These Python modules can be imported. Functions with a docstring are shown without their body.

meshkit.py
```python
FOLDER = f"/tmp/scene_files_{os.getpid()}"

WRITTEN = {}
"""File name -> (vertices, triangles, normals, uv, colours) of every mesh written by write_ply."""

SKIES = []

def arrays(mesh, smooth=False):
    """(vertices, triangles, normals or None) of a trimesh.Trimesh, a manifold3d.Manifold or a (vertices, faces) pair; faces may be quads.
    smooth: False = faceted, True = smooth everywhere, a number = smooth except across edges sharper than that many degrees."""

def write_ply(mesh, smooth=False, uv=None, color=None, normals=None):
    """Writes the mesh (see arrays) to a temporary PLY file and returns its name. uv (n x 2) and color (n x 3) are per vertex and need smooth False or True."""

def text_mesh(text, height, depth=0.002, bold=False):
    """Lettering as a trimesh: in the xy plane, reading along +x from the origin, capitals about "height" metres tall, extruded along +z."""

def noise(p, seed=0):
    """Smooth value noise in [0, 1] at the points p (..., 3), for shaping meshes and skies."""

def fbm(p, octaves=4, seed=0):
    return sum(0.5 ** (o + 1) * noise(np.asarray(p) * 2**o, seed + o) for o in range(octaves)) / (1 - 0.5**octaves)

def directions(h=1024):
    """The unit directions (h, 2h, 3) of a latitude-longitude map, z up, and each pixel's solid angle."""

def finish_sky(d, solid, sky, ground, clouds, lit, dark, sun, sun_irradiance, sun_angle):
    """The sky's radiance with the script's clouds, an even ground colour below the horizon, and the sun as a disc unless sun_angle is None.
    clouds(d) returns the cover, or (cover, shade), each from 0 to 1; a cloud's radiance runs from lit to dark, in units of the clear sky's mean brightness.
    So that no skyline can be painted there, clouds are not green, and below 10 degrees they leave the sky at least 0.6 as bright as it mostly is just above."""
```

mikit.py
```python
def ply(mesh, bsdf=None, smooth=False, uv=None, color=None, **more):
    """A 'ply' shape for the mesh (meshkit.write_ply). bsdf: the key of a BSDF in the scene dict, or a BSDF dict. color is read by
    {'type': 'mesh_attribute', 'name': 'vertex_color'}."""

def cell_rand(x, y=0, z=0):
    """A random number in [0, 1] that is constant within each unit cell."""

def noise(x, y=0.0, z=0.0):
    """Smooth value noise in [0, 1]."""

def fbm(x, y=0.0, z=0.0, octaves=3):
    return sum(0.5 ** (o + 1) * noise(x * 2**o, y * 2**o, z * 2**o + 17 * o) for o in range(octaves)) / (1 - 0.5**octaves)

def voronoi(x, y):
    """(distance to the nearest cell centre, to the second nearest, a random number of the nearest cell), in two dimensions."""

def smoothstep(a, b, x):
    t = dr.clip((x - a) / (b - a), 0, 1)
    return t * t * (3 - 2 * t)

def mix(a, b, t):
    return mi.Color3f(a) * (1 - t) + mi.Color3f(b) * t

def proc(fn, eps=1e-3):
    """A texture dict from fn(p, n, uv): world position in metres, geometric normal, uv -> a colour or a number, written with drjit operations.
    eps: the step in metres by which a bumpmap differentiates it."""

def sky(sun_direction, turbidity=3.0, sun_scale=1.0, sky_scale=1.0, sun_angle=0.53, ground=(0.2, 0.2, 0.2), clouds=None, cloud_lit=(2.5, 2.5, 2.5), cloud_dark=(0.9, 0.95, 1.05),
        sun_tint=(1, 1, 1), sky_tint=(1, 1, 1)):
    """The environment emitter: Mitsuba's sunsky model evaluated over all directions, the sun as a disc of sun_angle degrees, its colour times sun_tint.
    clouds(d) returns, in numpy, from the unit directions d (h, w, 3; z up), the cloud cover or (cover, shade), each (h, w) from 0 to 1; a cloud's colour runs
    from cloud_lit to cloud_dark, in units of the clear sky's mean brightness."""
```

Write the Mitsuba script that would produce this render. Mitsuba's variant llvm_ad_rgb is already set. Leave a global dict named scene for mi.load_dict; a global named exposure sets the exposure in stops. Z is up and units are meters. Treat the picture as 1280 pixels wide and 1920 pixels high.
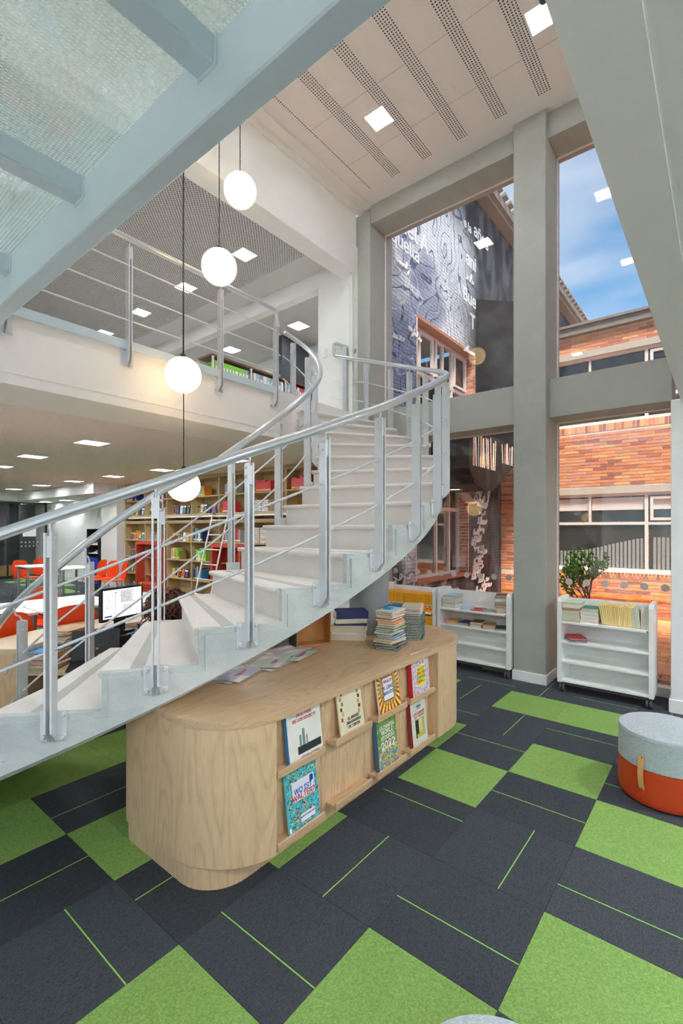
import math, random
import numpy as np, trimesh, manifold3d, mitsuba as mi, drjit as dr, mikit, meshkit
from shapely import geometry as sg
from shapely import affinity as sa
from mikit import proc, fbm, noise, cell_rand, smoothstep, voronoi, mix
T = mi.ScalarTransform4f
PI = math.pi
rnd = random.Random(7)
scene, labels = {}, {}

# ---------------------------------------------------------------- camera, sky, exposure
YAW = math.radians(38.92)
EYE = (1.0585, -2.981, 1.5285)
FOC = 888.0
scene['camera'] = {'type': 'perspective', 'fov': 2*math.degrees(math.atan(640/FOC)), 'fov_axis': 'x', 'near_clip': 0.05, 'far_clip': 200.0,
                   'principal_point_offset_x': 0.0, 'principal_point_offset_y': -(991.0-960.0)/1920.0,
                   'to_world': T().look_at(origin=EYE, target=(EYE[0]-math.sin(YAW), EYE[1]+math.cos(YAW), EYE[2]), up=(0, 0, 1))}

def clouds(d):
    p = np.stack([d[..., 0]/(d[..., 2]+0.25), d[..., 1]/(d[..., 2]+0.25), np.zeros(d.shape[:2])], -1)
    a = meshkit.fbm(p*np.array([1.3, 3.2, 1])+3.1, 5, seed=4)
    return np.clip((a-0.36)*2.6, 0, 0.9), np.clip((0.6-a)*1.2, 0, .5)

SKY = 0.235
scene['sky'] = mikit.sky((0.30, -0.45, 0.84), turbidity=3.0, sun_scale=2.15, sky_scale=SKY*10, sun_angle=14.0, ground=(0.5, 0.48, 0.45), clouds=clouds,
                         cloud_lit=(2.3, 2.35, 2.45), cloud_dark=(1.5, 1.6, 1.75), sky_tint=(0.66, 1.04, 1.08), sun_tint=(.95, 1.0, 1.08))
exposure = 0.92
LAMP = 50.0        # radiance of the ceiling panels
GLOBE = (2.0, 1.3, .50)

# ---------------------------------------------------------------- helpers
def c(h):
    v = np.array([int(h[i:i+2], 16) for i in (0, 2, 4)])/255.0
    return [float(x) for x in np.where(v <= 0.04045, v/12.92, ((v+0.055)/1.055)**2.4)]
def num(name):
    if name not in USED:
        USED[name] = 0
        return name
    USED[name] += 1
    return '%s_%03d' % (name, USED[name])
USED = {}
def add(key, mesh, mat, smooth=False, tw=None, **kw):
    key = num(key)
    d = mikit.ply(mesh, mat, smooth, **kw) if not isinstance(mesh, dict) else dict(mesh)
    if tw is not None:
        d['to_world'] = tw
    scene[key] = d
    return key
def thing(name, label, cat, group=None):
    key = num(name)
    tag(key, label, cat, group)
    return key
def tag(key, label, cat, group=None):
    labels[key] = {'label': label, 'category': cat}
    if group:
        labels[key]['group'] = group
    return key
def struct(name, mesh, mat, label=None, smooth=False, **kw):
    k = add(name, mesh, mat, smooth, **kw)
    labels[k] = {'kind': 'structure'}
    if label:
        labels[k]['label'] = label
    return k
def part(parent, name, mesh, mat, smooth=False, label=None, tw=None, stuff=False, **kw):
    k = add(parent+'__'+name, mesh, mat, smooth, tw, **kw)
    if label or stuff:
        labels[k] = {}
        if label:
            labels[k]['label'] = label
        if stuff:
            labels[k]['kind'] = 'stuff'
    return k
def cat(*ms):
    ms = [m for x in ms for m in (x if isinstance(x, list) else [x])]
    return trimesh.util.concatenate(ms) if len(ms) > 1 else ms[0]
BF = np.array([[0,2,1],[0,3,2],[4,5,6],[4,6,7],[0,1,5],[0,5,4],[1,2,6],[1,6,5],[2,3,7],[2,7,6],[3,0,4],[3,4,7]])
def box(x0, x1, y0, y1, z0, z1):
    v = np.array([[x0,y0,z0],[x1,y0,z0],[x1,y1,z0],[x0,y1,z0],[x0,y0,z1],[x1,y0,z1],[x1,y1,z1],[x0,y1,z1]], float)
    return trimesh.Trimesh(v, BF, process=False)
def cbox(x0, x1, y0, y1, z0, z1, b=0.004):
    b = min(b, (x1-x0)*.45, (y1-y0)*.45, (z1-z0)*.45)
    p = []
    for X, sx in ((x0, 1), (x1, -1)):
        for Y, sy in ((y0, 1), (y1, -1)):
            for Z, sz in ((z0, 1), (z1, -1)):
                p += [[X+sx*b, Y+sy*b, Z], [X+sx*b, Y, Z+sz*b], [X, Y+sy*b, Z+sz*b]]
    return trimesh.convex.convex_hull(np.array(p))
def at(m, x=0, y=0, z=0, rz=0, rx=0, ry=0):
    m = m.copy()
    M = trimesh.transformations.euler_matrix(rx, ry, rz, 'sxyz')
    M[:3, 3] = (x, y, z)
    m.apply_transform(M)
    return m
def tf(x=0, y=0, z=0, rz=0, rx=0, ry=0):
    t = T().translate((x, y, z))
    if rz: t = t @ T().rotate((0, 0, 1), math.degrees(rz))
    if ry: t = t @ T().rotate((0, 1, 0), math.degrees(ry))
    if rx: t = t @ T().rotate((1, 0, 0), math.degrees(rx))
    return t
def tube(pts, r, n=8, caps=True):
    p = np.asarray(pts, float)
    t = np.gradient(p, axis=0)
    t /= np.linalg.norm(t, axis=1, keepdims=True)+1e-12
    up = np.array([0, 0, 1.0])
    a = np.zeros_like(p)
    prev = np.cross(t[0], up if abs(t[0][2]) < .9 else [1.0, 0, 0])
    for i in range(len(p)):
        prev = prev-t[i]*(prev@t[i])
        prev /= np.linalg.norm(prev)+1e-12
        a[i] = prev
    b = np.cross(t, a)
    an = np.arange(n)*2*PI/n
    rr = np.broadcast_to(r, (len(p),))
    v = p[:, None]+rr[:, None, None]*(np.cos(an)[None, :, None]*a[:, None]+np.sin(an)[None, :, None]*b[:, None])
    i, j = np.meshgrid(np.arange(len(p)-1), np.arange(n), indexing='ij')
    q = np.stack([i*n+j, i*n+(j+1) % n, (i+1)*n+(j+1) % n, (i+1)*n+j], -1).reshape(-1, 4)
    f = np.vstack([q[:, [0, 1, 2]], q[:, [0, 2, 3]]])
    v = v.reshape(-1, 3)
    if caps:
        m = len(v)
        v = np.vstack([v, p[0], p[-1]])
        k = np.arange(n)
        f = np.vstack([f, np.stack([k*0+m, (k+1) % n, k], 1), np.stack([k*0+m+1, m-n+k, m-n+(k+1) % n], 1)])
    return trimesh.Trimesh(v, f, process=False)
def rod(a, b, r, n=8):
    return tube([a, b], r, n)
def bez(pts, n=10):
    """rounded polyline: quadratic corners"""
    p = [np.array(x, float) for x in pts]
    out = [p[0]]
    for k in range(1, len(p)-1):
        a = p[k]+(p[k-1]-p[k])*min(.5, .06/np.linalg.norm(p[k-1]-p[k])); b = p[k]+(p[k+1]-p[k])*min(.5, .06/np.linalg.norm(p[k+1]-p[k]))
        for s in np.linspace(0, 1, n):
            out.append((1-s)**2*a+2*s*(1-s)*p[k]+s*s*b)
    out.append(p[-1])
    return np.array(out)
def prism(poly, z0, z1):
    if not hasattr(poly, 'exterior'):
        poly = sg.Polygon(poly)
    m = trimesh.creation.extrude_polygon(poly, z1-z0, engine='earcut')
    m.apply_translation((0, 0, z0))
    return m
def lathe(prof, n=32, x=0, y=0, z=0):
    m = trimesh.creation.revolve(np.array(prof, float), sections=n)
    m.apply_translation((x, y, z))
    return m
def vc(parts):
    """[(mesh, linear colour)] -> mesh, per-vertex colours"""
    col = np.vstack([np.tile(np.array(cc, float), (len(m.vertices), 1)) for m, cc in parts])
    return cat([m for m, _ in parts]), col
def addvc(key, parts, mat='mat_paint', tw=None):
    m, col = vc(parts)
    return add(key, m, mat, False, tw, color=col)
def partvc(parent, name, parts, mat='mat_paint', tw=None, label=None):
    m, col = vc(parts)
    k = add(parent+'__'+name, m, mat, False, tw, color=col)
    if label:
        labels[k] = {'label': label}
    return k
def quad(a, b, cc, d):
    return trimesh.Trimesh(np.array([a, b, cc, d], float), np.array([[0, 1, 2], [0, 2, 3]]), process=False)
def txt(s, h, bold=False, depth=.0008):
    return meshkit.text_mesh(s, h, depth, bold)

# ---------------------------------------------------------------- materials
def P(name, col, rough=.5, **k):
    scene[name] = {'type': 'twosided', 'bsdf': {'type': 'principled', 'base_color': {'type': 'rgb', 'value': c(col)} if isinstance(col, str) else col, 'roughness': rough, **k}}
def bump(name, col, rough, fn, scale, eps=1e-3, **k):
    scene[name] = {'type': 'twosided', 'bsdf': {'type': 'bumpmap', 'arbitrary': proc(fn, eps), 'scale': scale, 'bsdf': {'type': 'principled', 'base_color': {'type': 'rgb', 'value': c(col)} if isinstance(col, str) else col, 'roughness': rough, **k}}}
VC = {'type': 'mesh_attribute', 'name': 'vertex_color'}
P('mat_paint', VC, .55)
P('mat_gloss', VC, .28)
P('mat_white_wall', 'e9e8e4', .7)
P('mat_pale_wall', 'd8dcd5', .7)
P('mat_slab_white', 'eae6e2', .65)
P('mat_soffit', 'eeede9', .75)
P('mat_white_metal', 'eff0ee', .35)
P('mat_white_table', 'f3f4f2', .3)
P('mat_black', '17181a', .4)
P('mat_dark', '2b2d30', .5)
P('mat_black_soft', '1d1d1f', .8)
P('mat_silver', 'd6d9dc', .36, metallic=.4)
P('mat_rail', 'd2d6da', .26, metallic=.6)
P('mat_chrome', 'd5d7da', .15, metallic=1.0)
P('mat_frame_white', 'e6dedb', .4)
P('mat_orange', 'e8460f', .35)
P('mat_blue', '1240b8', .3)
P('mat_yellow_pipe', 'e3a51a', .5)
P('mat_leather_tan', 'd3a365', .45)
P('mat_rubber', '46484d', .6)
P('mat_skin', 'c98f6d', .5)
P('mat_beam_blue', 'c2d1d8', .35)
P('mat_mortar', 'e6dccb', .9)
P('mat_concrete_band', 'bdb5ab', .85)
P('mat_eave', '85807b', .8)
P('mat_dot', 'c6bdbb', .7)
P('mat_sock', '24262b', .8)
scene['mat_pane'] = {'type': 'thindielectric', 'int_ior': 1.5}
scene['mat_dark_glass'] = {'type': 'twosided', 'bsdf': {'type': 'principled', 'base_color': {'type': 'rgb', 'value': [.03, .034, .038]}, 'roughness': .05, 'specular': .8}}

def f_tile_d(p, n, uv):
    w = noise(p.x*260, p.y*260)*.5+noise(p.x*420+7, p.y*130)*.5
    g = cell_rand(dr.floor(p.x*2), dr.floor(p.y*2), 3)
    return mix((.018, .022, .028), (.054, .062, .074), w*.9)*(0.78+.5*g)
def f_tile_g(p, n, uv):
    w = noise(p.x*240, p.y*240)
    return mix((.135, .275, .045), (.26, .405, .11), w)
def f_tile_b(p, n, uv):
    ch = dr.floor(p.x*2)+dr.floor(p.y*2)
    s = dr.select((ch-2*dr.floor(ch/2)) > .5, p.x, p.y)
    q = dr.select((ch-2*dr.floor(ch/2)) > .5, p.y, p.x)
    return dr.abs(dr.sin(s*2*PI*55+1.2*dr.sin(q*330)))
scene['mat_tile_dark'] = {'type': 'twosided', 'bsdf': {'type': 'bumpmap', 'arbitrary': proc(f_tile_b, 1e-3), 'scale': .0016, 'bsdf': {'type': 'principled', 'base_color': proc(f_tile_d), 'roughness': .85, 'sheen': .2}}}
scene['mat_tile_green'] = {'type': 'twosided', 'bsdf': {'type': 'bumpmap', 'arbitrary': proc(f_tile_b, 1e-3), 'scale': .0016, 'bsdf': {'type': 'principled', 'base_color': proc(f_tile_g), 'roughness': .85, 'sheen': .2}}}
P('mat_tile_line', '86b850', .8)

def woodfn(light, dark, sx, sy, sz):
    def f(p, n, uv):
        x, y, z = p.x*sx, p.y*sy, p.z*sz
        h = noise(x*.9+11, y*.9, z*.9)*9+noise(x*2.2, y*2.2+5, z*2.2)*2.5
        ring = dr.abs(dr.sin(h*3.4))
        fine = noise(x*26, y*26, z*26)
        return mix(dark, light, dr.clip(.30+.45*dr.power(ring, .45)+.33*fine, 0, 1))
    return f
WL, WD = (.70, .49, .295), (.47, .295, .155)
P('mat_oak_up', proc(woodfn(WL, WD, 9, 9, .9)), .5)
P('mat_oak_long', proc(woodfn((.62, .425, .25), (.41, .255, .135), 10, 1.2, 9)), .42)
P('mat_oak_shelf', proc(woodfn((.50, .36, .19), (.36, .25, .12), 1.2, 9, 9)), .55)
P('mat_oak_pale', 'd8c3a3', .5)
P('mat_orange_wood', proc(woodfn((.50, .24, .07), (.36, .15, .04), 4, 4, 1)), .5)

def f_conc(p, n, uv):
    return mix((.43, .465, .45), (.64, .67, .65), dr.clip(fbm(p.x*5+fbm(p.z*9, p.y*9)*2, p.y*5, p.z*7, 4)*1.3-.15+.25*(noise(p.x*160, p.y*160, p.z*160)-.5), 0, 1))
P('mat_stair_concrete', proc(f_conc), .75)
def f_tread(p, n, uv):
    s = noise(p.x*170, p.y*170, p.z*170)
    return mix((.60, .565, .525), (.735, .70, .665), .45*fbm(p.x*4, p.y*4, p.z*4)+.55*s)
P('mat_tread', proc(f_tread), .5)
P('mat_bounce_floor', 'dfe3e6', .5)  # pale colour of the added bounce floor
P('mat_grip', 'b5b2ad', .7)
def f_pillar(p, n, uv):
    return mix((.33, .335, .30), (.42, .425, .385), fbm(p.x*3+fbm(p.x*8, p.z*8)*2.5, p.y*3, p.z*2.2, 4))
P('mat_grey_column', proc(f_pillar), .75)
def f_raw(p, n, uv):
    return mix((.20, .21, .215), (.36, .37, .375), fbm(p.x*6, p.y*6, p.z*4, 4))
P('mat_raw_concrete', proc(f_raw), .8)
def f_felt(p, n, uv):
    return mix((.27, .32, .34), (.55, .59, .60), noise(p.x*330, p.y*330, p.z*330)*.6+.4*noise(p.x*150, p.y*150, p.z*150))
P('mat_felt', proc(f_felt), .9, sheen=.4)
P('mat_rust_leather', 'bf3b16', .5)
P('mat_red_felt', 'b3402b', .9, sheen=.3)

# perforated ceilings
def hole(x, y, pitch, r):
    fx, fy = x/pitch-dr.floor(x/pitch)-.5, y/pitch-dr.floor(y/pitch)-.5
    return 1-smoothstep(r*.75, r*1.2, dr.sqrt(fx*fx+fy*fy))
def f_hall_ceiling(p, n, uv):
    w = (p.x+.25)/.41
    d = (w-dr.floor(w+.5))*.41
    strip = (dr.abs(d) < .062) & (p.y < 1.67)
    big = hole(d+.0125, p.y, .025, .30)
    small = hole(p.x, p.y, .0165, .25)
    v = p.y/.61
    dy = (v-dr.floor(v+.5))*.61
    cross = dr.select(dr.abs(dy) < .008, hole(p.x, dy+.008, .016, .33), 0)
    field = (p.y < 1.70) & (p.x > -2.27)
    base = mi.Color3f(.84, .77, .74)
    a = mix(base, mi.Color3f(.80, .64, .42), small*.55)  # small holes tinted warm: their glow is painted into the colour
    a = mix(a, mi.Color3f(.30, .20, .16), cross*.6)
    b = mix(base, mi.Color3f(.07, .045, .04), big)
    return dr.select(field, dr.select(strip, b, a), base)
P('mat_hall_ceiling', proc(f_hall_ceiling), .8)
def f_mezz_ceiling(p, n, uv):
    s = p.x+p.y
    t = p.x-p.y
    h = hole(s, t, .042, .30)
    edge = p.y < 1.45
    base = mi.Color3f(.56, .54, .51)
    return dr.select(edge, mix(base, mi.Color3f(.09, .083, .078), h), base)
P('mat_mezz_ceiling', proc(f_mezz_ceiling), .85)
def f_low_ceiling(p, n, uv):
    return mix((.87, .755, .69), (.54, .455, .405), hole(p.x+p.y, p.x-p.y, .034, .28)*.8)
P('mat_low_ceiling', proc(f_low_ceiling), .85)

# brick variants (each brick takes one of these)
for i, h in enumerate(('d98f66', 'e0a272', 'cb8160', 'd09580', 'b97a69', 'e4b37a', 'a86a5a', 'dd9f82')):
    P('mat_brick_%d' % i, h, .85)
def f_brick_far(p, n, uv):
    u, v = p.x+p.y, p.z/.0555
    row = dr.floor(v)
    q = u/.235+.5*(row-2*dr.floor(row/2))
    r = cell_rand(dr.floor(q), row, 5)
    e = dr.minimum(dr.minimum(q-dr.floor(q), 1-(q-dr.floor(q)))*.235, dr.minimum(v-row, 1-(v-row))*.0555)
    return mix((.60, .50, .40), mix((.45, .17, .09), (.72, .38, .2), r), smoothstep(.003, .006, e))
P('mat_brick_far', proc(f_brick_far), .9)
def f_paver(p, n, uv):
    r = cell_rand(dr.floor(p.x*9.9), dr.floor(p.y*4.95), 2)
    return mix((.62, .27, .10), (.80, .40, .17), r*.7+.3*noise(p.x*40, p.y*40))
P('mat_paver', proc(f_paver), .9)
def f_mural(p, n, uv):
    y, z = p.y, p.z
    wy = y+.55*fbm(y*1.3, z*1.3, 4.0)-.3
    wz = z+.6*fbm(y*1.2+9, z*1.2, 2.0)-.3
    tone = fbm(wy*.9+3, wz*.8, 1.0, 4)
    dark = smoothstep(4.3, 5.5, y+.25*fbm(y*3, z*3)*1.0-.10*(z-3)) + smoothstep(6.6, 7.5, z+.5*fbm(y*4, z*3))*.7
    low = smoothstep(3.0, 2.3, z)
    pale = mi.Color3f(.66, .71, .80)
    mid = mi.Color3f(.25, .31, .46)
    col = mix(pale, mid, smoothstep(.50, .72, tone))
    hat = smoothstep(.5, .95, dr.abs(dr.sin((wy*.8+wz)*46)))*smoothstep(.47, .56, fbm(y*1.7+20, z*1.7, 3.0))
    col = mix(col, mi.Color3f(.07, .10, .22), hat*.5)
    con = dr.abs(fbm(wy*1.5, wz*1.5, 7.0, 3)*7-dr.floor(fbm(wy*1.5, wz*1.5, 7.0, 3)*7)-.5)
    col = mix(col, mi.Color3f(.05, .075, .19), smoothstep(.085, .03, con)*.92)
    con2 = dr.abs(fbm(wy*2.2+40, wz*2.0, 2.0, 2)*6-dr.floor(fbm(wy*2.2+40, wz*2.0, 2.0, 2)*6)-.5)
    col = mix(col, mi.Color3f(.78, .81, .88), smoothstep(.05, .02, con2)*.55)
    dk = mix((.018, .022, .034), (.09, .10, .13), smoothstep(.35, .75, fbm(y*5, z*2.2, 1.0, 4)))
    col = mix(col, dk, dr.clip(dark+low*smoothstep(.38, .62, fbm(y*2, z*2, 9.0)), 0, 1))
    v = z/.0555
    g = dr.minimum(v-dr.floor(v), 1-(v-dr.floor(v)))
    row = dr.floor(v)
    q = y/.235+.5*(row-2*dr.floor(row/2))
    gq = dr.minimum(q-dr.floor(q), 1-(q-dr.floor(q)))*4.2
    return col*(.42+.58*smoothstep(.04, .13, dr.minimum(g, gq)))
P('mat_mural', proc(f_mural), .8)
def f_chalk(p, n, uv):
    return mix((.004, .005, .008), (.026, .03, .042), smoothstep(.35, .8, fbm(p.x*3+p.y*6, p.y*2, p.z*3, 4)))
P('mat_chalkboard', proc(f_chalk), .6)
def f_print(p, n, uv):
    """flat print of book covers; uv.x carries the design's number in its whole part"""
    k = dr.floor(uv.x)
    u, v = uv.x-k, uv.y
    s1, s2, r = voronoi(u*22, v*30)
    pal = lambda a: mi.Color3f(dr.select(a < .34, .75, dr.select(a < .6, .05, .85)), dr.select(a < .34, .06, dr.select(a < .6, .30, .70)), dr.select(a < .34, .05, dr.select(a < .6, .10, .05)))
    pal2 = lambda a: mi.Color3f(dr.select(a < .4, .65, dr.select(a < .7, .10, .80)), dr.select(a < .4, .05, dr.select(a < .7, .14, .78)), dr.select(a < .4, .07, dr.select(a < .7, .45, .80)))
    d = voronoi(u*44+3, v*60)
    teal = dr.select(d[2] > .60, dr.select(d[2] > .72, pal(cell_rand(d[2]*999, 1, 2)), mi.Color3f(.02, .03, .05)), mi.Color3f(.03, .50, .66))
    crowd = dr.select(d[2] > .5, pal2(cell_rand(d[2]*999, 4, 2)), mi.Color3f(.80, .80, .84))
    an = dr.atan2(v-.52, (u-.5)*.75)
    ray = dr.sin(an*26)
    rays = dr.select(ray > 0, mi.Color3f(.86, .72, .04), mi.Color3f(.52, .03, .06))
    rr = dr.sqrt(dr.square((u-.5)*.75)+dr.square((v-.52)*.85))
    rays = dr.select((rr < .33) & (d[2] > .25), mix(mi.Color3f(.10, .10, .10), pal(d[2]), .55), rays)
    e = voronoi(u*16+9, v*22)
    gw = dr.select(v > .5, mix((.02, .22, .05), (.06, .42, .10), e[2]), mix((.02, .30, .62), (.75, .60, .05), smoothstep(.52, .60, e[2])))
    gw = dr.select(d[2] > .62, pal(cell_rand(d[2]*77, 3, 1)), gw)
    m = voronoi(u*2.2, v*3.2)
    mag = mix((mi.Color3f(cell_rand(k, 1, 1), cell_rand(k, 2, 1), cell_rand(k, 3, 1))*.25+.45), mi.Color3f(.85, .82, .75), dr.select(m[2] > .55, 1.0, 0.0))
    mag = dr.select((m[2] < .22) & (v > .55), mi.Color3f(.35+.3*cell_rand(k, 5, 1), .08, .10+.2*cell_rand(k, 7, 1)), mag)
    return dr.select(k < .5, teal, dr.select(k < 1.5, crowd, dr.select(k < 2.5, rays, dr.select(k < 3.5, gw, mag))))
P('mat_print', proc(f_print), .35)
def f_pages(p, n, uv):
    return mix((.50, .44, .35), (.80, .755, .68), noise(p.x*60, p.y*60, p.z*900))
P('mat_pages', proc(f_pages), .85)
def f_hair(p, n, uv):
    return mix((.035, .012, .007), (.20, .075, .035), fbm(p.x*90, p.y*90, p.z*40))
P('mat_hair', proc(f_hair), .6)
# bridge glass: milky anti-slip glass with a frit of dots
def f_frit(p, n, uv):
    return dr.clip(.26+.55*hole(p.x+.01, p.y, .0145, .30)+.35*(fbm(p.x*1.6, p.y*1.1, 3.0)-.5), 0, 1)
scene['mat_frit'] = {'type': 'principledthin', 'base_color': {'type': 'rgb', 'value': c('d6e8e4')}, 'roughness': .5, 'diff_trans': 1.1, 'spec_trans': 0.0}
scene['mat_bridge_glass'] = {'type': 'blendbsdf', 'weight': proc(f_frit), 'bsdf_0': {'type': 'thindielectric', 'int_ior': 1.5}, 'bsdf_1': {'type': 'ref', 'id': 'mat_frit'}}
scene['mat_leaf'] = {'type': 'principledthin', 'base_color': VC, 'roughness': .5, 'diff_trans': .7}
def EM(v):
    return {'type': 'area', 'radiance': {'type': 'rgb', 'value': [float(x) for x in v]}}

# ---------------------------------------------------------------- floor: carpet tiles of 0.5 m
GREEN = {(-1, -1), (0, 0), (-1, 2), (0, 2), (-2, 0), (-3, 2), (0, -4), (1, -3), (2, -3), (1, -1), (2, -1), (-1, -5), (-2, -3), (-3, -4), (-4, -5), (-5, -5), (-5, -4), (-5, -3), (-2, 4), (-13, 3), (-16, 2)}
LINES = {(-2, -5): ('x', .6), (-3, -5): ('y', .5), (-4, -4): ('y', .59), (-2, -4): ('y', .35), (-1, -4): ('x', .37), (-1, -3): ('y', .53), (0, -3): ('x', .39), (-1, -2): ('x', .67), (0, -2): ('y', .63),
         (1, -2): ('x', .38), (0, -1): ('x', .44), (-1, 0): ('x', .65), (-1, 1): ('y', .57), (0, 1): ('x', .64), (-2, 2): ('y', .43), (-2, 1): ('x', .48), (-1, 3): ('y', .5), (0, 3): ('x', .39),
         (1, 2): ('x', .58), (1, 3): ('y', .45), (1, 0): ('x', .45), (-3, 3): ('y', .55), (-2, 3): ('x', .28)}
struct('floor', box(-17, 4, -6.6, 3.0, -.2, -.007), 'mat_dark', 'carpet tile floor in charcoal and lime green')
tile_m = cbox(0, .4988, 0, .4988, -.007, 0, .0012)
TILE_D, TILE_G = mikit.ply(tile_m, 'mat_tile_dark'), mikit.ply(tile_m, 'mat_tile_green')
STR = {}
for o in 'xy':
    for q in range(20):
        f = .25+.025*q
        STR[o, q] = box(0, .4988, f*.5-.0024, f*.5+.0024, -.004, .0006) if o == 'x' else box(f*.5-.0024, f*.5+.0024, 0, .4988, -.004, .0006)
STRP = {k: mikit.ply(m, 'mat_tile_line') for k, m in STR.items()}
cells = []
for i in range(-34, 8):
    for j in range(-13, 6):
        cells.append((math.hypot((i+.5)*.5-EYE[0], (j+.5)*.5-EYE[1]) + (30 if (i > 5 or j < -7 or (j < -5 and i > 1)) else 0), i, j))
cells.sort()
far_d, far_g, far_s = [], [], []
tr = random.Random(21)
for n, (_, i, j) in enumerate(cells):
    g = (i, j) in GREEN or ((i, j) not in LINES and (i < -5 or j > 3) and tr.random() < .22)
    o, fr = LINES.get((i, j), (tr.choice('xy'), tr.uniform(.3, .7)))
    q = int(round((min(max(fr, .25), .725)-.25)/.025))
    off = (i*.5, j*.5, 0)
    if n < 300:
        k = part('floor', 'tile', TILE_G if g else TILE_D, None, tw=T().translate(off))
        if not g:
            scene[k+'__stripe'] = {**STRP[o, q], 'to_world': T().translate(off)}
    else:
        m = box(off[0], off[0]+.4988, off[1], off[1]+.4988, -.007, 0)
        (far_g if g else far_d).append(m)
        if not g:
            far_s.append(at(STR[o, q], *off))
part('floor', 'far_dark_tiles', cat(far_d), 'mat_tile_dark', stuff=True)
part('floor', 'far_green_tiles', cat(far_g), 'mat_tile_green', stuff=True)
part('floor', 'far_stripes', cat(far_s), 'mat_tile_line', stuff=True)

# ---------------------------------------------------------------- shell of the double-height hall
ZC, ZM, ZL = 5.617, 2.99, 2.60
struct('ceiling', box(-2.62, 4, -6.6, 2.4, ZC, ZC+.15), 'mat_hall_ceiling', 'white perforated ceiling of the double-height hall')
struct('trim_1', cat(box(-2.6, -2.42, -6.5, 1.92, ZC-.03, ZC), box(-2.6, -2.55, -6.5, 1.92, ZC-.075, ZC-.03)), 'mat_slab_white', 'white cove along the ceiling edge')
struct('wall_upper', box(-2.84, -2.6, -6.5, 1.85, 4.80, ZC+.1), 'mat_white_wall', 'white downstand wall above the mezzanine edge')
struct('ceiling_mezzanine', box(-12, -2.84, -6.5, 1.86, 5.03, 5.15), 'mat_mezz_ceiling', 'grey perforated ceiling over the mezzanine')
struct('floor_mezzanine', cat(box(-17, -3.2, -6.5, 3.0, ZL, ZM), box(-3.2, -2.6, -6.5, 2.35, 2.48, ZM), box(-12, -2.62, 2.35, 5.6, 2.62, ZM)), 'mat_slab_white', 'white mezzanine slab and edge beam')
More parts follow.
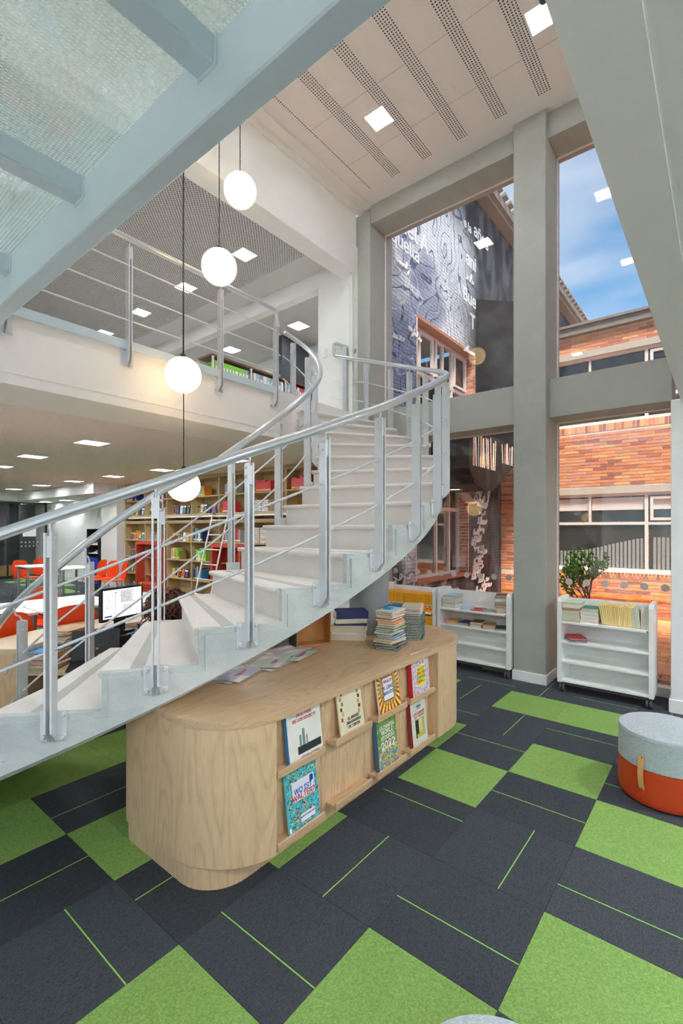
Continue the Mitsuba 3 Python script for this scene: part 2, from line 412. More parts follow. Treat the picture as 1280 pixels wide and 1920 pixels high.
struct('ceiling_lower', box(-17, -3.2, -6.5, 3.0, ZL-.012, ZL), 'mat_low_ceiling', 'cream perforated ceiling under the mezzanine')
struct('trim_2', box(-2.615, -2.575, -6.5, .47, ZM-.055, ZM+.012), 'mat_beam_blue', 'pale steel edge strip on the mezzanine slab')
struct('trim_3', box(-2.604, -2.595, -6.5, .5, 2.555, 2.563), 'mat_soffit', 'thin shadow line along the slab edge')
# end wall of the mezzanine, with the wide opening into the far room
struct('wall_mezzanine_end', cat(box(-3.25, -2.62, 1.85, 2.36, ZM, 5.15), box(-12, -3.25, 1.86, 2.0, 4.81, 5.15), box(-12, -8.4, 1.86, 2.0, ZM, 4.81)), 'mat_white_wall', 'white end wall of the mezzanine with a wide opening')
struct('trim_4', box(-2.68, -2.625, 1.80, 1.86, ZM, ZC-.05), 'mat_pale_wall', 'white vertical edge trim at the end wall')
struct('ceiling_far_room', box(-12, -2.62, 2.0, 5.6, 5.0, 5.1), 'mat_mezz_ceiling', 'plain grey ceiling of the room beyond the mezzanine')
struct('wall_far_room', cat(box(-12, -2.75, 3.66, 3.76, ZM, 5.0)), 'mat_pale_wall', 'pale green wall of the room beyond the mezzanine')
struct('wall_mezzanine_left', box(-12.1, -12, -6.5, 3.7, ZM, 5.15), 'mat_pale_wall')
# lower level beyond the stair
struct('wall_back', cat(box(-17, -2.745, 2.92, 3.02, -.1, ZL), box(-3.72, -2.745, 2.36, 2.92, 0, ZL)), 'mat_white_wall', 'white back wall of the lower library')
struct('wall_pilaster', cbox(-10.98, -10.16, 2.42, 2.92, 0, ZL, .006), 'mat_white_wall', 'white pilaster at the left end of the oak bookcase')
struct('trim_5', cat(box(-17, -10.2, 1.9, 2.92, 2.34, ZL), box(-17, -15.2, -3.2, 2.9, 2.34, ZL)), 'mat_soffit', 'dropped cream soffit at the far end of the lower library')
struct('baseboard_back', box(-15.9, -10.98, 2.90, 2.925, 0, .10), 'mat_white_metal')
struct('wall_left', cat(box(-17, -16.9, -6.6, 3, -.1, ZL), ), 'mat_pale_wall')
# right-hand slab (upper floor over the camera)
struct('ceiling_right', cat(box(.78, .93, -6.5, 1.82, 2.585, 2.95), box(.93, 4, -6.5, 2.2, 2.605, 2.95)), 'mat_soffit', 'pale grey slab soffit along the right side')
struct('wall_right', cat(box(4, 4.1, -6.6, 2.4, -.1, ZC+.1), box(1.1, 4.1, 2.1, 2.3, -.1, ZC+.1)), 'mat_white_wall')

# ---------------------------------------------------------------- window wall at the courtyard
struct('column_1', cbox(-2.655, -2.425, 1.905, 2.42, 0, ZC-.06, .006), 'mat_grey_column', 'grey concrete pilaster at the left end of the window wall')
struct('column_2', cbox(-.603, -.290, 1.850, 2.345, 0, ZC, .006), 'mat_grey_column', 'tall grey concrete column in the middle of the window wall')
struct('column_3', cbox(.713, 1.12, 1.805, 2.40, 0, 2.60, .006), 'mat_white_metal', 'white column at the right end of the window wall')
struct('column_4', cbox(.76, 1.12, 1.85, 2.40, 2.95, ZC, .006), 'mat_grey_column')
struct('beam_middle', cat(cbox(-2.42, -.603, 1.95, 2.345, 2.605, 3.005, .004), cbox(-.29, .713, 1.95, 2.345, 2.625, 3.005, .004)), 'mat_grey_column', 'grey concrete beam across the window wall')
struct('beam_top', cat(cbox(-2.425, -.603, 1.92, 2.345, 5.39, ZC, .004), cbox(-.29, .78, 1.92, 2.345, 5.37, ZC, .004)), 'mat_grey_column', 'grey concrete beam under the hall ceiling')
struct('baseboard_window', cat(box(-2.42, -.61, 2.19, 2.30, 0, .085), box(-.28, .71, 2.19, 2.30, 0, .085)), 'mat_white_metal', 'white kerb under the windows')
struct('baseboard_column', cat(cbox(-.615, -.278, 1.838, 2.19, 0, .1, .003)), 'mat_white_metal', 'white skirting round the grey column')
struct('baseboard_right', cbox(.70, 1.13, 1.793, 2.19, 0, .11, .003), 'mat_white_metal', 'white skirting round the white column')
GY = 2.25
for n, (x0, x1, z0, z1, lab) in enumerate(((-2.425, -.603, .085, 2.605, 'lower left pane'), (-2.425, -.603, 3.005, 5.39, 'upper left pane'), (-.29, .713, .085, 2.625, 'lower right pane'), (-.29, .76, 3.005, 5.37, 'upper right pane'))):
    k = struct('window_%d' % (n+1), quad((x0, GY, z0), (x1, GY, z0), (x1, GY, z1), (x0, GY, z1)), 'mat_pane', 'clear glass, %s of the window wall' % lab)
    w = .010
    fr = cat(box(x0, x1, GY-.012, GY+.012, z0, z0+w), box(x0, x1, GY-.012, GY+.012, z1-w, z1), box(x0, x0+w, GY-.012, GY+.012, z0, z1), box(x1-w, x1, GY-.012, GY+.012, z0, z1))
    part(k, 'frame', fr, 'mat_frame_white')
dot = trimesh.creation.cylinder(.034, .0008, sections=28)
dot.apply_transform(trimesh.transformations.rotation_matrix(PI/2, (1, 0, 0)))
DOT = mikit.ply(dot, 'mat_dot')
for s in range(11):
    part('window_1', 'dot', DOT, None, tw=T().translate((-2.26+.163*s, GY-.002, .985)))
for s in range(6):
    part('window_3', 'dot', DOT, None, tw=T().translate((-.175+.163*s, GY-.002, .985)))
# glazed wall behind the camera, to the garden side: columns and panes like those in view
struct('wall_rear', cat(*[box(x, x+.3, -6.9, -6.5, -.1, ZC+.1) for x in (-2.9, .0, 3.8)], box(-17, -2.6, -6.7, -6.5, -.1, ZC), box(-2.9, 4.1, -6.9, -6.5, 2.6, 3.0), box(-2.9, 4.1, -6.9, -6.5, 5.35, ZC+.1)), 'mat_white_wall')
for n, (x0, x1) in enumerate(((-2.6, 0), (.3, 3.8))):
    struct('window_%d' % (5+n), cat(quad((x0, -6.7, 0), (x1, -6.7, 0), (x1, -6.7, 2.6), (x0, -6.7, 2.6)), quad((x0, -6.7, 3.0), (x1, -6.7, 3.0), (x1, -6.7, 5.35), (x0, -6.7, 5.35))), 'mat_pane')

# ---------------------------------------------------------------- recessed ceiling lights
def panel_light(x, y, z, s, label, group=None, power=1.0):
    k = thing('ceiling_light', label, 'ceiling light', group)
    h = s/2
    fr = cat(box(x-h-.008, x+h+.008, y-h-.008, y-h, z-.006, z), box(x-h-.008, x+h+.008, y+h, y+h+.008, z-.006, z), box(x-h-.008, x-h, y-h, y+h, z-.006, z), box(x+h, x+h+.008, y-h, y+h, z-.006, z))
    part(k, 'frame', fr, 'mat_white_metal')
    part(k, 'diffuser', quad((x-h, y-h, z-.004), (x-h, y+h, z-.004), (x+h, y+h, z-.004), (x+h, y-h, z-.004)), 'mat_white_metal', emitter=EM((LAMP*power*.94, LAMP*power, LAMP*power*1.07)))
    return k
panel_light(-1.618, .93, ZC, .21, 'bright light panel in the hall ceiling, left of the grey column')
panel_light(-.07, .965, ZC, .21, 'bright light panel in the hall ceiling at the top right')
for i, x in enumerate((-1.62, -.07)):  # unseen lamps added to light the hall, hidden by the bridge
    for j, y in enumerate((-.9, -2.75, -4.6)[:3-2*i]):
        panel_light(x, y, ZC, .21, '%s light panel in the %s row of the hall ceiling above the glass bridge' % (('left', 'right')[i], ('first', 'second', 'third')[j]))
for n, (x, w) in enumerate(((-3.71, 'nearest the white downstand wall'), (-5.02, 'second from the white downstand wall'), (-6.29, 'third from the white downstand wall'), (-7.57, 'farthest left, just above the slab edge'))):
    panel_light(x, .95, 5.03, .22, 'light panel in the grey mezzanine ceiling, ' + w)
panel_light(-4.61, 2.87, 5.0, .26, 'light panel in the plain grey ceiling beyond the mezzanine opening, the right one')
panel_light(-6.39, 2.83, 5.0, .26, 'light panel in the plain grey ceiling beyond the mezzanine opening, the left one')
for n, (x, y, w) in enumerate(((-5.0, -.37, 'the largest and nearest, below the white slab edge'), (-6.83, -.42, 'second in the front row'), (-8.5, -.36, 'at the left picture edge in the front row'), (-4.83, 1.70, 'at the right, above the oak bookcase'),
                              (-6.84, 1.64, 'second from the right in the bookcase row'), (-8.56, 1.58, 'third from the right in the bookcase row'), (-10.25, 1.5, 'fourth from the right in the bookcase row'),
                              (-11.94, 1.43, 'fifth from the right in the bookcase row'), (-13.74, 1.38, 'farthest left in the bookcase row'))):
    panel_light(x, y, ZL-.014, .30, 'light panel in the cream lower ceiling, ' + w, power=.8)
panel_light(-14.9, 2.55, 2.338, .26, 'small light in the dropped soffit at the far left, left one', power=.8)
panel_light(-13.6, 2.62, 2.338, .26, 'small light in the dropped soffit at the far left, right one', power=.8)
for i, x in enumerate((-4.6, -6.4, -8.2, -10.0)):  # unseen lamps added to light the lower library
    for j, y in enumerate((-2.4, -4.4)):
        panel_light(x, y, ZL-.014, .30, '%s light of the %s row in the lower ceiling, out of sight' % (('first', 'second', 'third', 'fourth')[i], ('fourth', 'fifth')[j]), power=.8)
for i, x in enumerate((1.9, 3.1)):  # unseen lamps added to brighten the floor and soffit on the right
    for j, y in enumerate((-4.6, -2.2, .4)):
        panel_light(x, y, 2.605, .26, '%s light of the %s pair in the right-hand soffit, out of sight' % (('left', 'right')[i], ('first', 'second', 'third')[j]), power=1.4)

# ---------------------------------------------------------------- globe pendants in the stairwell
sph = trimesh.creation.icosphere(4, 1.0)
for n, (x, y, z, r, lab) in enumerate(((-2.24, -.31, 4.49, .140, 'highest glowing globe pendant, in front of the white downstand wall'), (-2.12, -.62, 3.645, .140, 'second highest glowing globe pendant, in front of the mezzanine railing'),
                                       (-2.29, -.84, 2.75, .140, 'third glowing globe pendant, in front of the white slab edge'), (-2.47, -.72, 1.89, .136, 'lowest glowing globe pendant, partly behind the stair handrails'))):
    k = thing('globe_pendant', lab, 'pendant lamp')
    part(k, 'globe', at(trimesh.Trimesh(sph.vertices*r, sph.faces, process=False), x, y, z), 'mat_white_metal', True, emitter=EM(GLOBE))
    part(k, 'cap', lathe([(.0, .03), (.018, .028), (.02, 0), (.0, -.004)], 16, x, y, z+r-.004), 'mat_black', 30)
    part(k, 'cord', rod((x, y, z+r+.02), (x, y, ZC), .0042, 6), 'mat_black')
    part(k, 'ceiling_rose', lathe([(0, 0), (.05, 0), (.05, -.02), (0, -.024)], 20, x, y, ZC), 'mat_white_metal', 30)

# ---------------------------------------------------------------- glass bridge overhead
k = thing('glass_bridge', 'overhead walkway of milky dotted glass on pale blue steel beams at upper left', 'glass bridge')
part(k, 'main_beam', cbox(-2.598, .778, -2.145, -2.062, 2.738, 2.955, .006), 'mat_beam_blue', label='long pale blue steel edge beam')
part(k, 'main_beam', cbox(-2.598, .778, -4.62, -4.54, 2.738, 2.955, .006), 'mat_beam_blue')
jx = [-.125-.872*i for i in range(0, 3)]
for x in jx:
    b = part(k, 'cross_beam', cbox(x-.042, x+.042, -4.55, -2.143, 2.868, 2.955, .005), 'mat_beam_blue')
    part(b, 'weld', tube([(x+.044, -2.147, 2.955), (x+.044, -2.147, 2.868), (x+.036, -2.147, 2.866), (x-.044, -2.147, 2.866)], .0055, 6), 'mat_beam_blue', True)
edges = [-2.598]+sorted(jx)+[.776]
for a, b in zip(edges[:-1], edges[1:]):
    part(k, 'glass_panel', box(a+.003, b-.003, -4.6, -2.085, 2.962, 2.982), 'mat_bridge_glass')

# unseen pale floor added behind the camera to bounce daylight inside
struct('floor_entrance', box(-2.5, 3.95, -6.45, -3.55, .0008, .006), 'mat_bounce_floor', 'pale stone floor by the rear windows')

# ---------------------------------------------------------------- courtyard outside
FY = 6.60
struct('ground', box(-6, 14, 2.42, 16, -.25, -.012), 'mat_paver', 'orange brick paved courtyard')
pav = cbox(0, .196, 0, .096, -.02, 0, .004)
PAV = [mikit.ply(pav, 'mat_brick_%d' % q) for q in (0, 1, 5, 7)]
np_ = 0
for i in range(9):
    for j in range(38):
        if np_ < 300:
            part('ground', 'paver', rnd.choice(PAV), None, tw=T().translate((-.45+.2*i+(.1 if j % 2 else 0), 2.45+.1*j, 0)))
            np_ += 1
# brick wall facing the windows, with two bands of windows
WX0, WX1 = -2.49, 6.0
k = struct('wall_courtyard', cat(box(WX0, WX1, FY+.012, FY+.25, -.1, .68), box(WX0, -1.62, FY+.012, FY+.25, .68, 5.1), box(-1.62, WX1, FY+.012, FY+.25, 2.15, 3.42), box(-1.62, WX1, FY+.012, FY+.25, 4.66, 5.1), box(3.6, WX1, FY+.012, FY+.25, .68, 4.7)), 'mat_mortar', 'red and orange brick wall across the courtyard')
part(k, 'lintel', cat(cbox(-1.62, WX1, FY-.02, FY+.06, 2.15, 2.275, .004), cbox(-1.62, WX1, FY-.02, FY+.06, 4.66, 4.78, .004)), 'mat_concrete_band')
part(k, 'fascia', cat(box(WX0, WX1, FY-.10, FY+.3, 5.1, 5.235), box(WX0, WX1, FY-.14, FY+.34, 5.235, 5.28)), 'mat_eave')
BL, BH, J = .222, .0440, .0125
unit = box(0, BL, 0, .03, 0, BH)
BR = [mikit.ply(unit, 'mat_brick_%d' % q) for q in range(8)]
half = box(0, BL*.45, 0, .03, 0, BH)
sold = box(0, BH, 0, .03, 0, .12)
SO = [mikit.ply(sold, 'mat_brick_%d' % q) for q in range(8)]
br = random.Random(5)
cells, rest = [], {q: [] for q in range(8)}
wts = (0, 0, 1, 1, 0, 2, 5, 7, 7, 3, 4, 6)
def course(z, x0, x1, row):
    x = x0+(0 if row % 2 else -(BL+J)/2)
    while x < x1-.03:
        a, b = max(x, x0), min(x+BL, x1)
        if b-a > .03:
            cells.append((abs((a+b)/2+.4)+.25*abs(z-2.6)+(9 if (a+b)/2 > .75 or z > 3.5 and a < -1.7 else 0), a, b, z, br.choice(wts)))
        x += BL+J
row = 0
z = 0.0
while z+BH < .66:
    course(z, WX0, WX1, row); z += BH+J; row += 1
z0 = z
z, row = .72, 1
while z < 5.06:
    course(z, WX0, -1.62, row)
    if 2.285 < z < 3.26:
        course(z, -1.62, WX1, row)
    if 4.785 < z < 5.06:
        course(z, -1.62, WX1, row)
    z += BH+J; row += 1
cells.sort()
for n, (_, a, b, z, q) in enumerate(cells):
    if n < 300 and b-a > BL-.01:
        part(k, 'brick', BR[q], None, tw=T().translate((a, FY+br.uniform(-.004, .003), z)))
    else:
        rest[q].append(box(a, b, FY, FY+.03, z, z+BH))
x = -1.62
while x < WX1:
    for zz in (3.29, .655):
        if x < .75 and zz > 3 or zz < 1:
            part(k, 'soldier_brick', SO[br.choice(wts)], None, tw=T().translate((x, FY-(.015 if zz < 1 else 0), zz)))
    x += BH+J*1.1
    if x > 1.0: break
for q in rest:
    part(k, 'far_bricks', cat(rest[q]), 'mat_brick_%d' % q, stuff=True)
def courtyard_window(n, z0, z1, zt, frac, lab):
    w = struct('window_%d' % n, cat(quad((-1.6, FY+.10, z0), (3.6, FY+.10, z0), (3.6, FY+.10, z1), (-1.6, FY+.10, z1))), 'mat_dark_glass', lab)
    bars = [box(-1.62, 3.6, FY+.04, FY+.11, z0, z0+.05), box(-1.62, 3.6, FY+.04, FY+.11, z1-.045, z1), box(-1.62, 3.6, FY+.05, FY+.11, zt-.025, zt+.025)]
    for x in (-1.62, .02, 1.72, 3.4):
        bars.append(box(x-.025, x+.025, FY+.04, FY+.11, z0, z1))
    for x in (-.86,  .9, 2.6):
        bars.append(box(x-.018, x+.018, FY+.05, FY+.11, zt, z1))
    part(w, 'frame', cat(bars), 'mat_frame_white')
    x0, x1, a, b = .075, .85, zt+.05, z1-.07
    part(w, 'vent_sash', cat(box(x0, x1, FY+.03, FY+.07, a, a+.045), box(x0, x1, FY+.03, FY+.07, b-.045, b), box(x0, x0+.045, FY+.03, FY+.07, a, b), box(x1-.045, x1, FY+.03, FY+.07, a, b)), 'mat_frame_white')
    return w
w = courtyard_window(8, .775, 2.15, 1.62, .5, 'lower window band of the brick building with striped film')
part(w, 'roller_blind', cat(*[box(a, b, FY+.088, FY+.094, 1.86, 2.08) for a, b in ((-1.58, -.88), (-.83, -.01), (.12, .81))]), 'mat_frame_white')
# striped privacy film with a wavy upper edge
strips = []
x = -1.56
while x < 1.7:
    zt = 1.26+.115*math.sin((x+.55)*2.3)+.03*x
    if not (-.02 < x < .06):
        strips.append(box(x, x+.043, FY+.090, FY+.096, .83, zt))
    x += .062
P('mat_film', '8f989c', .4)
part(w, 'privacy_film', cat(strips), 'mat_film', stuff=True)
part(w, 'sill', cbox(-1.64, 3.62, FY-.03, FY+.1, .745, .775, .004), 'mat_frame_white')
courtyard_window(9, 3.42, 4.66, 4.12, .5, 'upper window band of the brick building')
tag(add('conduit_pipe', cat(rod((-2.45, FY-.03, .325), (3.5, FY-.03, .325), .012, 8), *[box(x, x+.02, FY-.03, FY+.005, .31, .34) for x in (-1.9, -.9, .1, 1.1)]), 'mat_yellow_pipe'), 'yellow conduit pipe running low along the brick wall', 'pipe')

# mural wall, at right angles to the window wall
MX = -2.50
o1, o2 = sg.box(3.22, 2.80, 5.30, 4.70), sg.box(3.20, .74, 5.02, 2.35)
face = sg.box(2.36, -.1, 14, 7.75).difference(o1).difference(o2)
m = trimesh.creation.extrude_polygon(face, .24, engine='earcut')
m.apply_transform(np.array([[0, 0, 1, MX-.24], [1, 0, 0, 0], [0, 1, 0, 0], [0, 0, 0, 1.0]]))
mw = struct('wall_mural', m, 'mat_mural', 'courtyard side wall painted with a blue and white sketched mural')
rv = []
for (y0, y1, z0, z1) in ((3.22, 5.30, 2.80, 4.70), (3.20, 5.02, .74, 2.35)):
    z, row = z0+.002, 0
    while z+BH < z1:
        xs = ((MX-.205, MX-.105), (MX-.095, MX+.006)) if row % 2 else ((MX-.205, MX-.155), (MX-.145, MX-.045), (MX-.035, MX+.006))
        for a, b in xs:
            part(mw, 'brick', mikit.ply(box(a, b, y1-.012, y1+.02, z, z+BH), 'mat_brick_%d' % br.choice((2, 4, 6, 3, 4))), None)
        z += BH+J; row += 1
    part(mw, 'reveal', cat(box(MX-.21, MX+.004, y1-.006, y1+.03, z0, z1), box(MX-.21, MX+.004, y0-.02, y0+.006, z0, z1)), 'mat_mortar')
P('mat_reveal', 'b5806a', .8)
part(mw, 'lintel', cat(box(MX-.22, MX+.006, 3.2, 5.32, 4.68, 4.73), box(MX-.22, MX+.006, 3.18, 5.04, 2.33, 2.38)), 'mat_reveal')
part(mw, 'window_sill', cbox(MX-.22, MX+.05, 3.16, 5.06, .70, .745, .005), 'mat_reveal')
def mural_window(n, y0, y1, z0, z1, zt, ys, lab):
    X = MX-.19
    w = struct('window_%d' % n, quad((X, y0, z0), (X, y1, z0), (X, y1, z1), (X, y0, z1)), 'mat_pane', lab)
    bars = [box(X-.02, X+.03, y0, y1, z0, z0+.05), box(X-.02, X+.03, y0, y1, z1-.05, z1), box(X-.02, X+.03, y0, y1, zt-.03, zt+.03)]
    for y in ys:
        bars.append(box(X-.02, X+.03, y-.022, y+.022, z0, z1))
    part(w, 'frame', cat(bars), 'mat_frame_white')
    return w, X
w, X = mural_window(10, 3.22, 5.29, 2.80, 4.68, 3.98, (3.24, 3.48, 4.72, 5.27), 'upper window in the mural wall')
part(w, 'mullion', cat(*[box(X-.02, X+.03, y-.02, y+.02, 3.98, 4.68) for y in (4.02, 4.36)]), 'mat_frame_white')
for y0, y1 in ((3.52, 3.98), (4.06, 4.34), (4.76, 5.24)):
    part(w, 'vent_sash', cat(box(X+.02, X+.06, y0, y1, 4.03, 4.07), box(X+.02, X+.06, y0, y1, 4.58, 4.62), box(X+.02, X+.06, y0, y0+.04, 4.03, 4.62), box(X+.02, X+.06, y1-.04, y1, 4.03, 4.62)), 'mat_frame_white')
w, X = mural_window(11, 3.20, 5.0, .74, 2.33, 1.86, (3.22, 4.15, 4.62, 4.98), 'lower window in the mural wall')
sash = cat(box(-.02, .02, -.2, .2, -.42, -.38), box(-.02, .02, -.2, .2, -.04, 0), box(-.02, .02, -.2, -.16, -.42, 0), box(-.02, .02, .16, .2, -.42, 0), box(-.004, .004, -.18, .18, -.4, -.02))
part(w, 'open_sash', at(sash, X+.05, 4.80, 2.28, ry=-.75), 'mat_frame_white', label='white vent sash standing open')
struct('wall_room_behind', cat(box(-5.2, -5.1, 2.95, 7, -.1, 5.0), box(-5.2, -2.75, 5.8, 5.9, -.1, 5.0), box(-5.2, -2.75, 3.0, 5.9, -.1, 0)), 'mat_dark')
struct('wall_courtyard_right', box(5.4, 5.6, 2.45, FY, -.1, 5.0), 'mat_brick_far', 'brick wall closing the courtyard on the right')
# eave with tile ends and a stepped fascia
k = thing('roof_eave', 'grey tiled roof edge along the top of the mural wall', 'roof')
part(k, 'fascia', cat(box(-2.72, -2.22, 2.36, 14.2, 7.66, 7.80), box(-2.8, -2.30, 2.36, 14.2, 7.60, 7.66)), 'mat_eave')
for s in range(40):
    part(k, 'roof_tile', at(trimesh.creation.cylinder(.075, .55, sections=10), -2.42, 2.55+.29*s, 7.80, ry=PI/2-.3), 'mat_eave')
part(k, 'roof_slope', quad((-2.24, 2.36, 7.80), (-2.24, 14.2, 7.80), (-4.6, 14.2, 8.7), (-4.6, 2.36, 8.7)), 'mat_eave')
# chalkboard-black bay with painted books, sticking out of the mural wall
def painted_books(parent, x, ya, yb, z0, z1, seed):
    r = random.Random(seed)
    pr_, y = [], ya
    while y < yb:
        w_ = r.uniform(.035, .07)
        col = c(r.choice(('c8402f', '2e7fa8', '2a8a5a', 'd6a53c', '8e2f4f', '3f4f9a')))
        h = (z1-z0)*r.uniform(.8, .97)
        lean = r.uniform(-.05, .05)
        def sl(a, b, zz, d): return trimesh.Trimesh(np.array([[x+d, a, z0], [x+d, b, z0], [x+d, b+lean, z0+zz], [x+d, a+lean, z0+zz]]), np.array([[0, 1, 2], [0, 2, 3]]), process=False)
        pr_ += [(sl(y, y+w_, h, .003), col), (sl(y+.008, y+w_-.008, h-.012, .005), c('ece9e2'))]
        y += w_+r.choice((.01, .02, .05))
    return partvc(parent, 'painted_books', pr_)
k = thing('black_bay', 'upper black box bay on the mural wall with white book spines painted on its side', 'wall box')
hull = trimesh.convex.convex_hull(np.array([[MX+.004, y, z] for y, z in ((5.36, 3.02), (5.36, 5.75), (6.46, 3.02), (6.46, 5.75))]+[[-1.66, y, z] for y, z in ((5.36, 3.02), (5.36, 5.45), (6.46, 3.02), (6.46, 5.45))]))
part(k, 'box', hull, 'mat_chalkboard')
painted_books(k, -1.66, 5.40, 6.4, 4.25, 5.4, 3)
painted_books(k, -1.66, 5.40, 6.4, 3.05, 4.15, 4)
k = thing('black_bay', 'lower black rounded bay below the concrete beam with painted book spines', 'wall box')
prof = [(3.55, 3.0), (3.55, 2.42), (3.75, 2.20), (4.15, 2.12), (4.5, 2.14), (4.75, 2.28), (5.3, 2.55), (5.6, 3.0)]
m = trimesh.creation.extrude_polygon(sg.Polygon(prof), .62, engine='earcut')
m.apply_transform(np.array([[0, 0, 1, MX+.055], [1, 0, 0, 0], [0, 1, 0, 0], [0, 0, 0, 1.0]]))
part(k, 'box', m, 'mat_chalkboard')
painted_books(k, MX+.675, 3.66, 4.55, 2.46, 3.0, 8)
painted_books(k, MX+.675, 4.85, 5.3, 2.62, 3.0, 9)
# white lettering and handwriting on the mural (flat print, a few millimetres)
P('mat_chalk', 'e4e6ec', .8)
def wall_text(s, h, y, z, bold=True, tilt=0.0):
    m = txt(s, h, bold, .004)
    m.apply_transform(np.array([[0, 0, 1, 0], [1, 0, 0, 0], [0, 1, 0, 0], [0, 0, 0, 1.0]]))
    if tilt:
        m = at(m, rx=tilt)
    part(mw, 'lettering', at(m, MX+.001, y, z), 'mat_chalk')
wall_text('ronel A', .255, 2.37, 5.76)
wall_text('aquella', .20, 2.34, 5.50)
wall_text('años', .22, 5.26, 6.90)
wall_text('e la', .14, 4.84, 6.86)
wall_text('ani', .23, 4.92, 6.24)
wall_text('Buen', .23, 4.80, 5.56)
wall_text('T', .26, 5.10, 5.16)
def scrawl(y0, z0, n, h, seed, slope=0.0, r=.009):
    """a cursive word: n letters of varied height, slanted"""
    q = random.Random(seed)
    pts, y = [], y0
    for l in range(n):
        tall = q.choice((.45, .5, .55, 1.15, .5, -.9))
        wd = h*q.uniform(.26, .44)
        for s in range(9):
            a = s/9*2*PI
            zz = (.25-.25*math.cos(a))*h*abs(tall)*2*(.5 if tall > 0 else -.5)+(0 if tall > 0 else .15*h)
            pts.append((MX+.006, y+wd*(s/9)+.16*h*math.sin(a)+.35*zz, z0+slope*(y-y0)+zz))
        y += wd
    part(mw, 'handwriting', tube(pts, r, 5), 'mat_chalk')
for i, a in enumerate(((2.42, 5.25, 8, .20, .0), (2.36, 4.78, 9, .16, -.12), (2.38, 4.15, 6, .24, .1), (2.95, 4.42, 7, .16, -.25), (4.92, 5.95, 3, .30, 0), (4.84, 4.66, 6, .20, .05), (5.5, 3.55, 4, .14, 0), (5.5, 3.25, 4, .12, 0),
                       (5.25, 2.0, 4, .55, 0), (5.40, 1.62, 5, .22, 0), (5.22, 1.42, 5, .18, 0), (5.25, 1.16, 5, .16, 0), (5.55, 1.05, 4, .24, 0), (5.22, .78, 6, .26, 0), (5.45, .52, 6, .26, 0), (5.15, .30, 6, .22, 0),
                       (3.2, .42, 8, .26, .02), (3.9, .34, 8, .30, .0), (2.55, .80, 4, .34, 0), (2.75, .42, 4, .2, 0), (4.75, .22, 5, .30, 0))):
    scrawl(*a[:4], seed=i+2, slope=a[4], r=.011)
for i in range(17):
    q_ = random.Random(300+i)
    scrawl(5.12+q_.uniform(0, .5), .15+.135*i+q_.uniform(-.05, .05), q_.randint(3, 6), q_.uniform(.16, .34), seed=60+i, slope=q_.uniform(-.1, .12), r=q_.uniform(.008, .016))
for i in range(8):
    q_ = random.Random(400+i)
    scrawl(2.5+.32*i+q_.uniform(0, .2), .12+q_.uniform(0, .35), q_.randint(4, 6), q_.uniform(.2, .36), seed=90+i, r=q_.uniform(.009, .018))
# shrub in front of the brick wall
k = thing('shrub', 'thin leafy shrub in the courtyard behind the right white book truck', 'shrub')
sr = random.Random(31)
B0 = np.array([-.36, 4.55, -.01])
br_, leaves, lc = [], [], []
def branch(p, d, L, r, depth):
    pts = [p]
    for s in range(4):
        d = d+np.array([sr.uniform(-.16, .16), sr.uniform(-.16, .16), sr.uniform(-.02, .16)])
        d /= np.linalg.norm(d)
        pts.append(pts[-1]+d*L/4)
    br_.append(tube(pts, np.linspace(r, r*.6, 5), 5))
    if depth < 3:
        for s in range(3 if depth else 7):
            i = sr.randint(2, 4)
            dd = d+np.array([sr.uniform(-.95, .95), sr.uniform(-.6, .6), sr.uniform(-.15, .55)])
            branch(pts[i], dd/np.linalg.norm(dd), L*sr.uniform(.5, .8), r*.6, depth+1)
    else:
        for q in pts[1:]:
            for s in range(5):
                u = np.array([sr.gauss(0, 1), sr.gauss(0, 1), sr.gauss(.3, .7)]); u /= np.linalg.norm(u)
                v_ = np.cross(u, [sr.gauss(0, 1), sr.gauss(0, 1), 1]); v_ /= np.linalg.norm(v_)+1e-9
                l_, w_ = sr.uniform(.04, .062), .018
                leaves.append(np.array([q, q+u*l_*.5+v_*w_, q+u*l_, q+u*l_*.5-v_*w_]))
                lc.append(c(sr.choice(('4f9a2a', '6db43a', '8cc850', '3c7d24', '7ebb45', '94405a' if sr.random() < .12 else '5fa636'))))
branch(B0, np.array([0, 0, 1.0]), .60, .022, 0)
part(k, 'branches', cat(br_), mi and 'mat_bark')
P('mat_bark', '6b4a3c', .9)
lv = np.array(leaves).reshape(-1, 3)
n4 = np.arange(len(leaves))*4
lf = np.vstack([np.stack([n4, n4+1, n4+2], 1), np.stack([n4, n4+2, n4+3], 1)])
part(k, 'foliage', trimesh.Trimesh(lv, lf, process=False), 'mat_leaf', stuff=True, color=np.repeat(np.array(lc), 4, 0))
print('leaves', len(leaves))

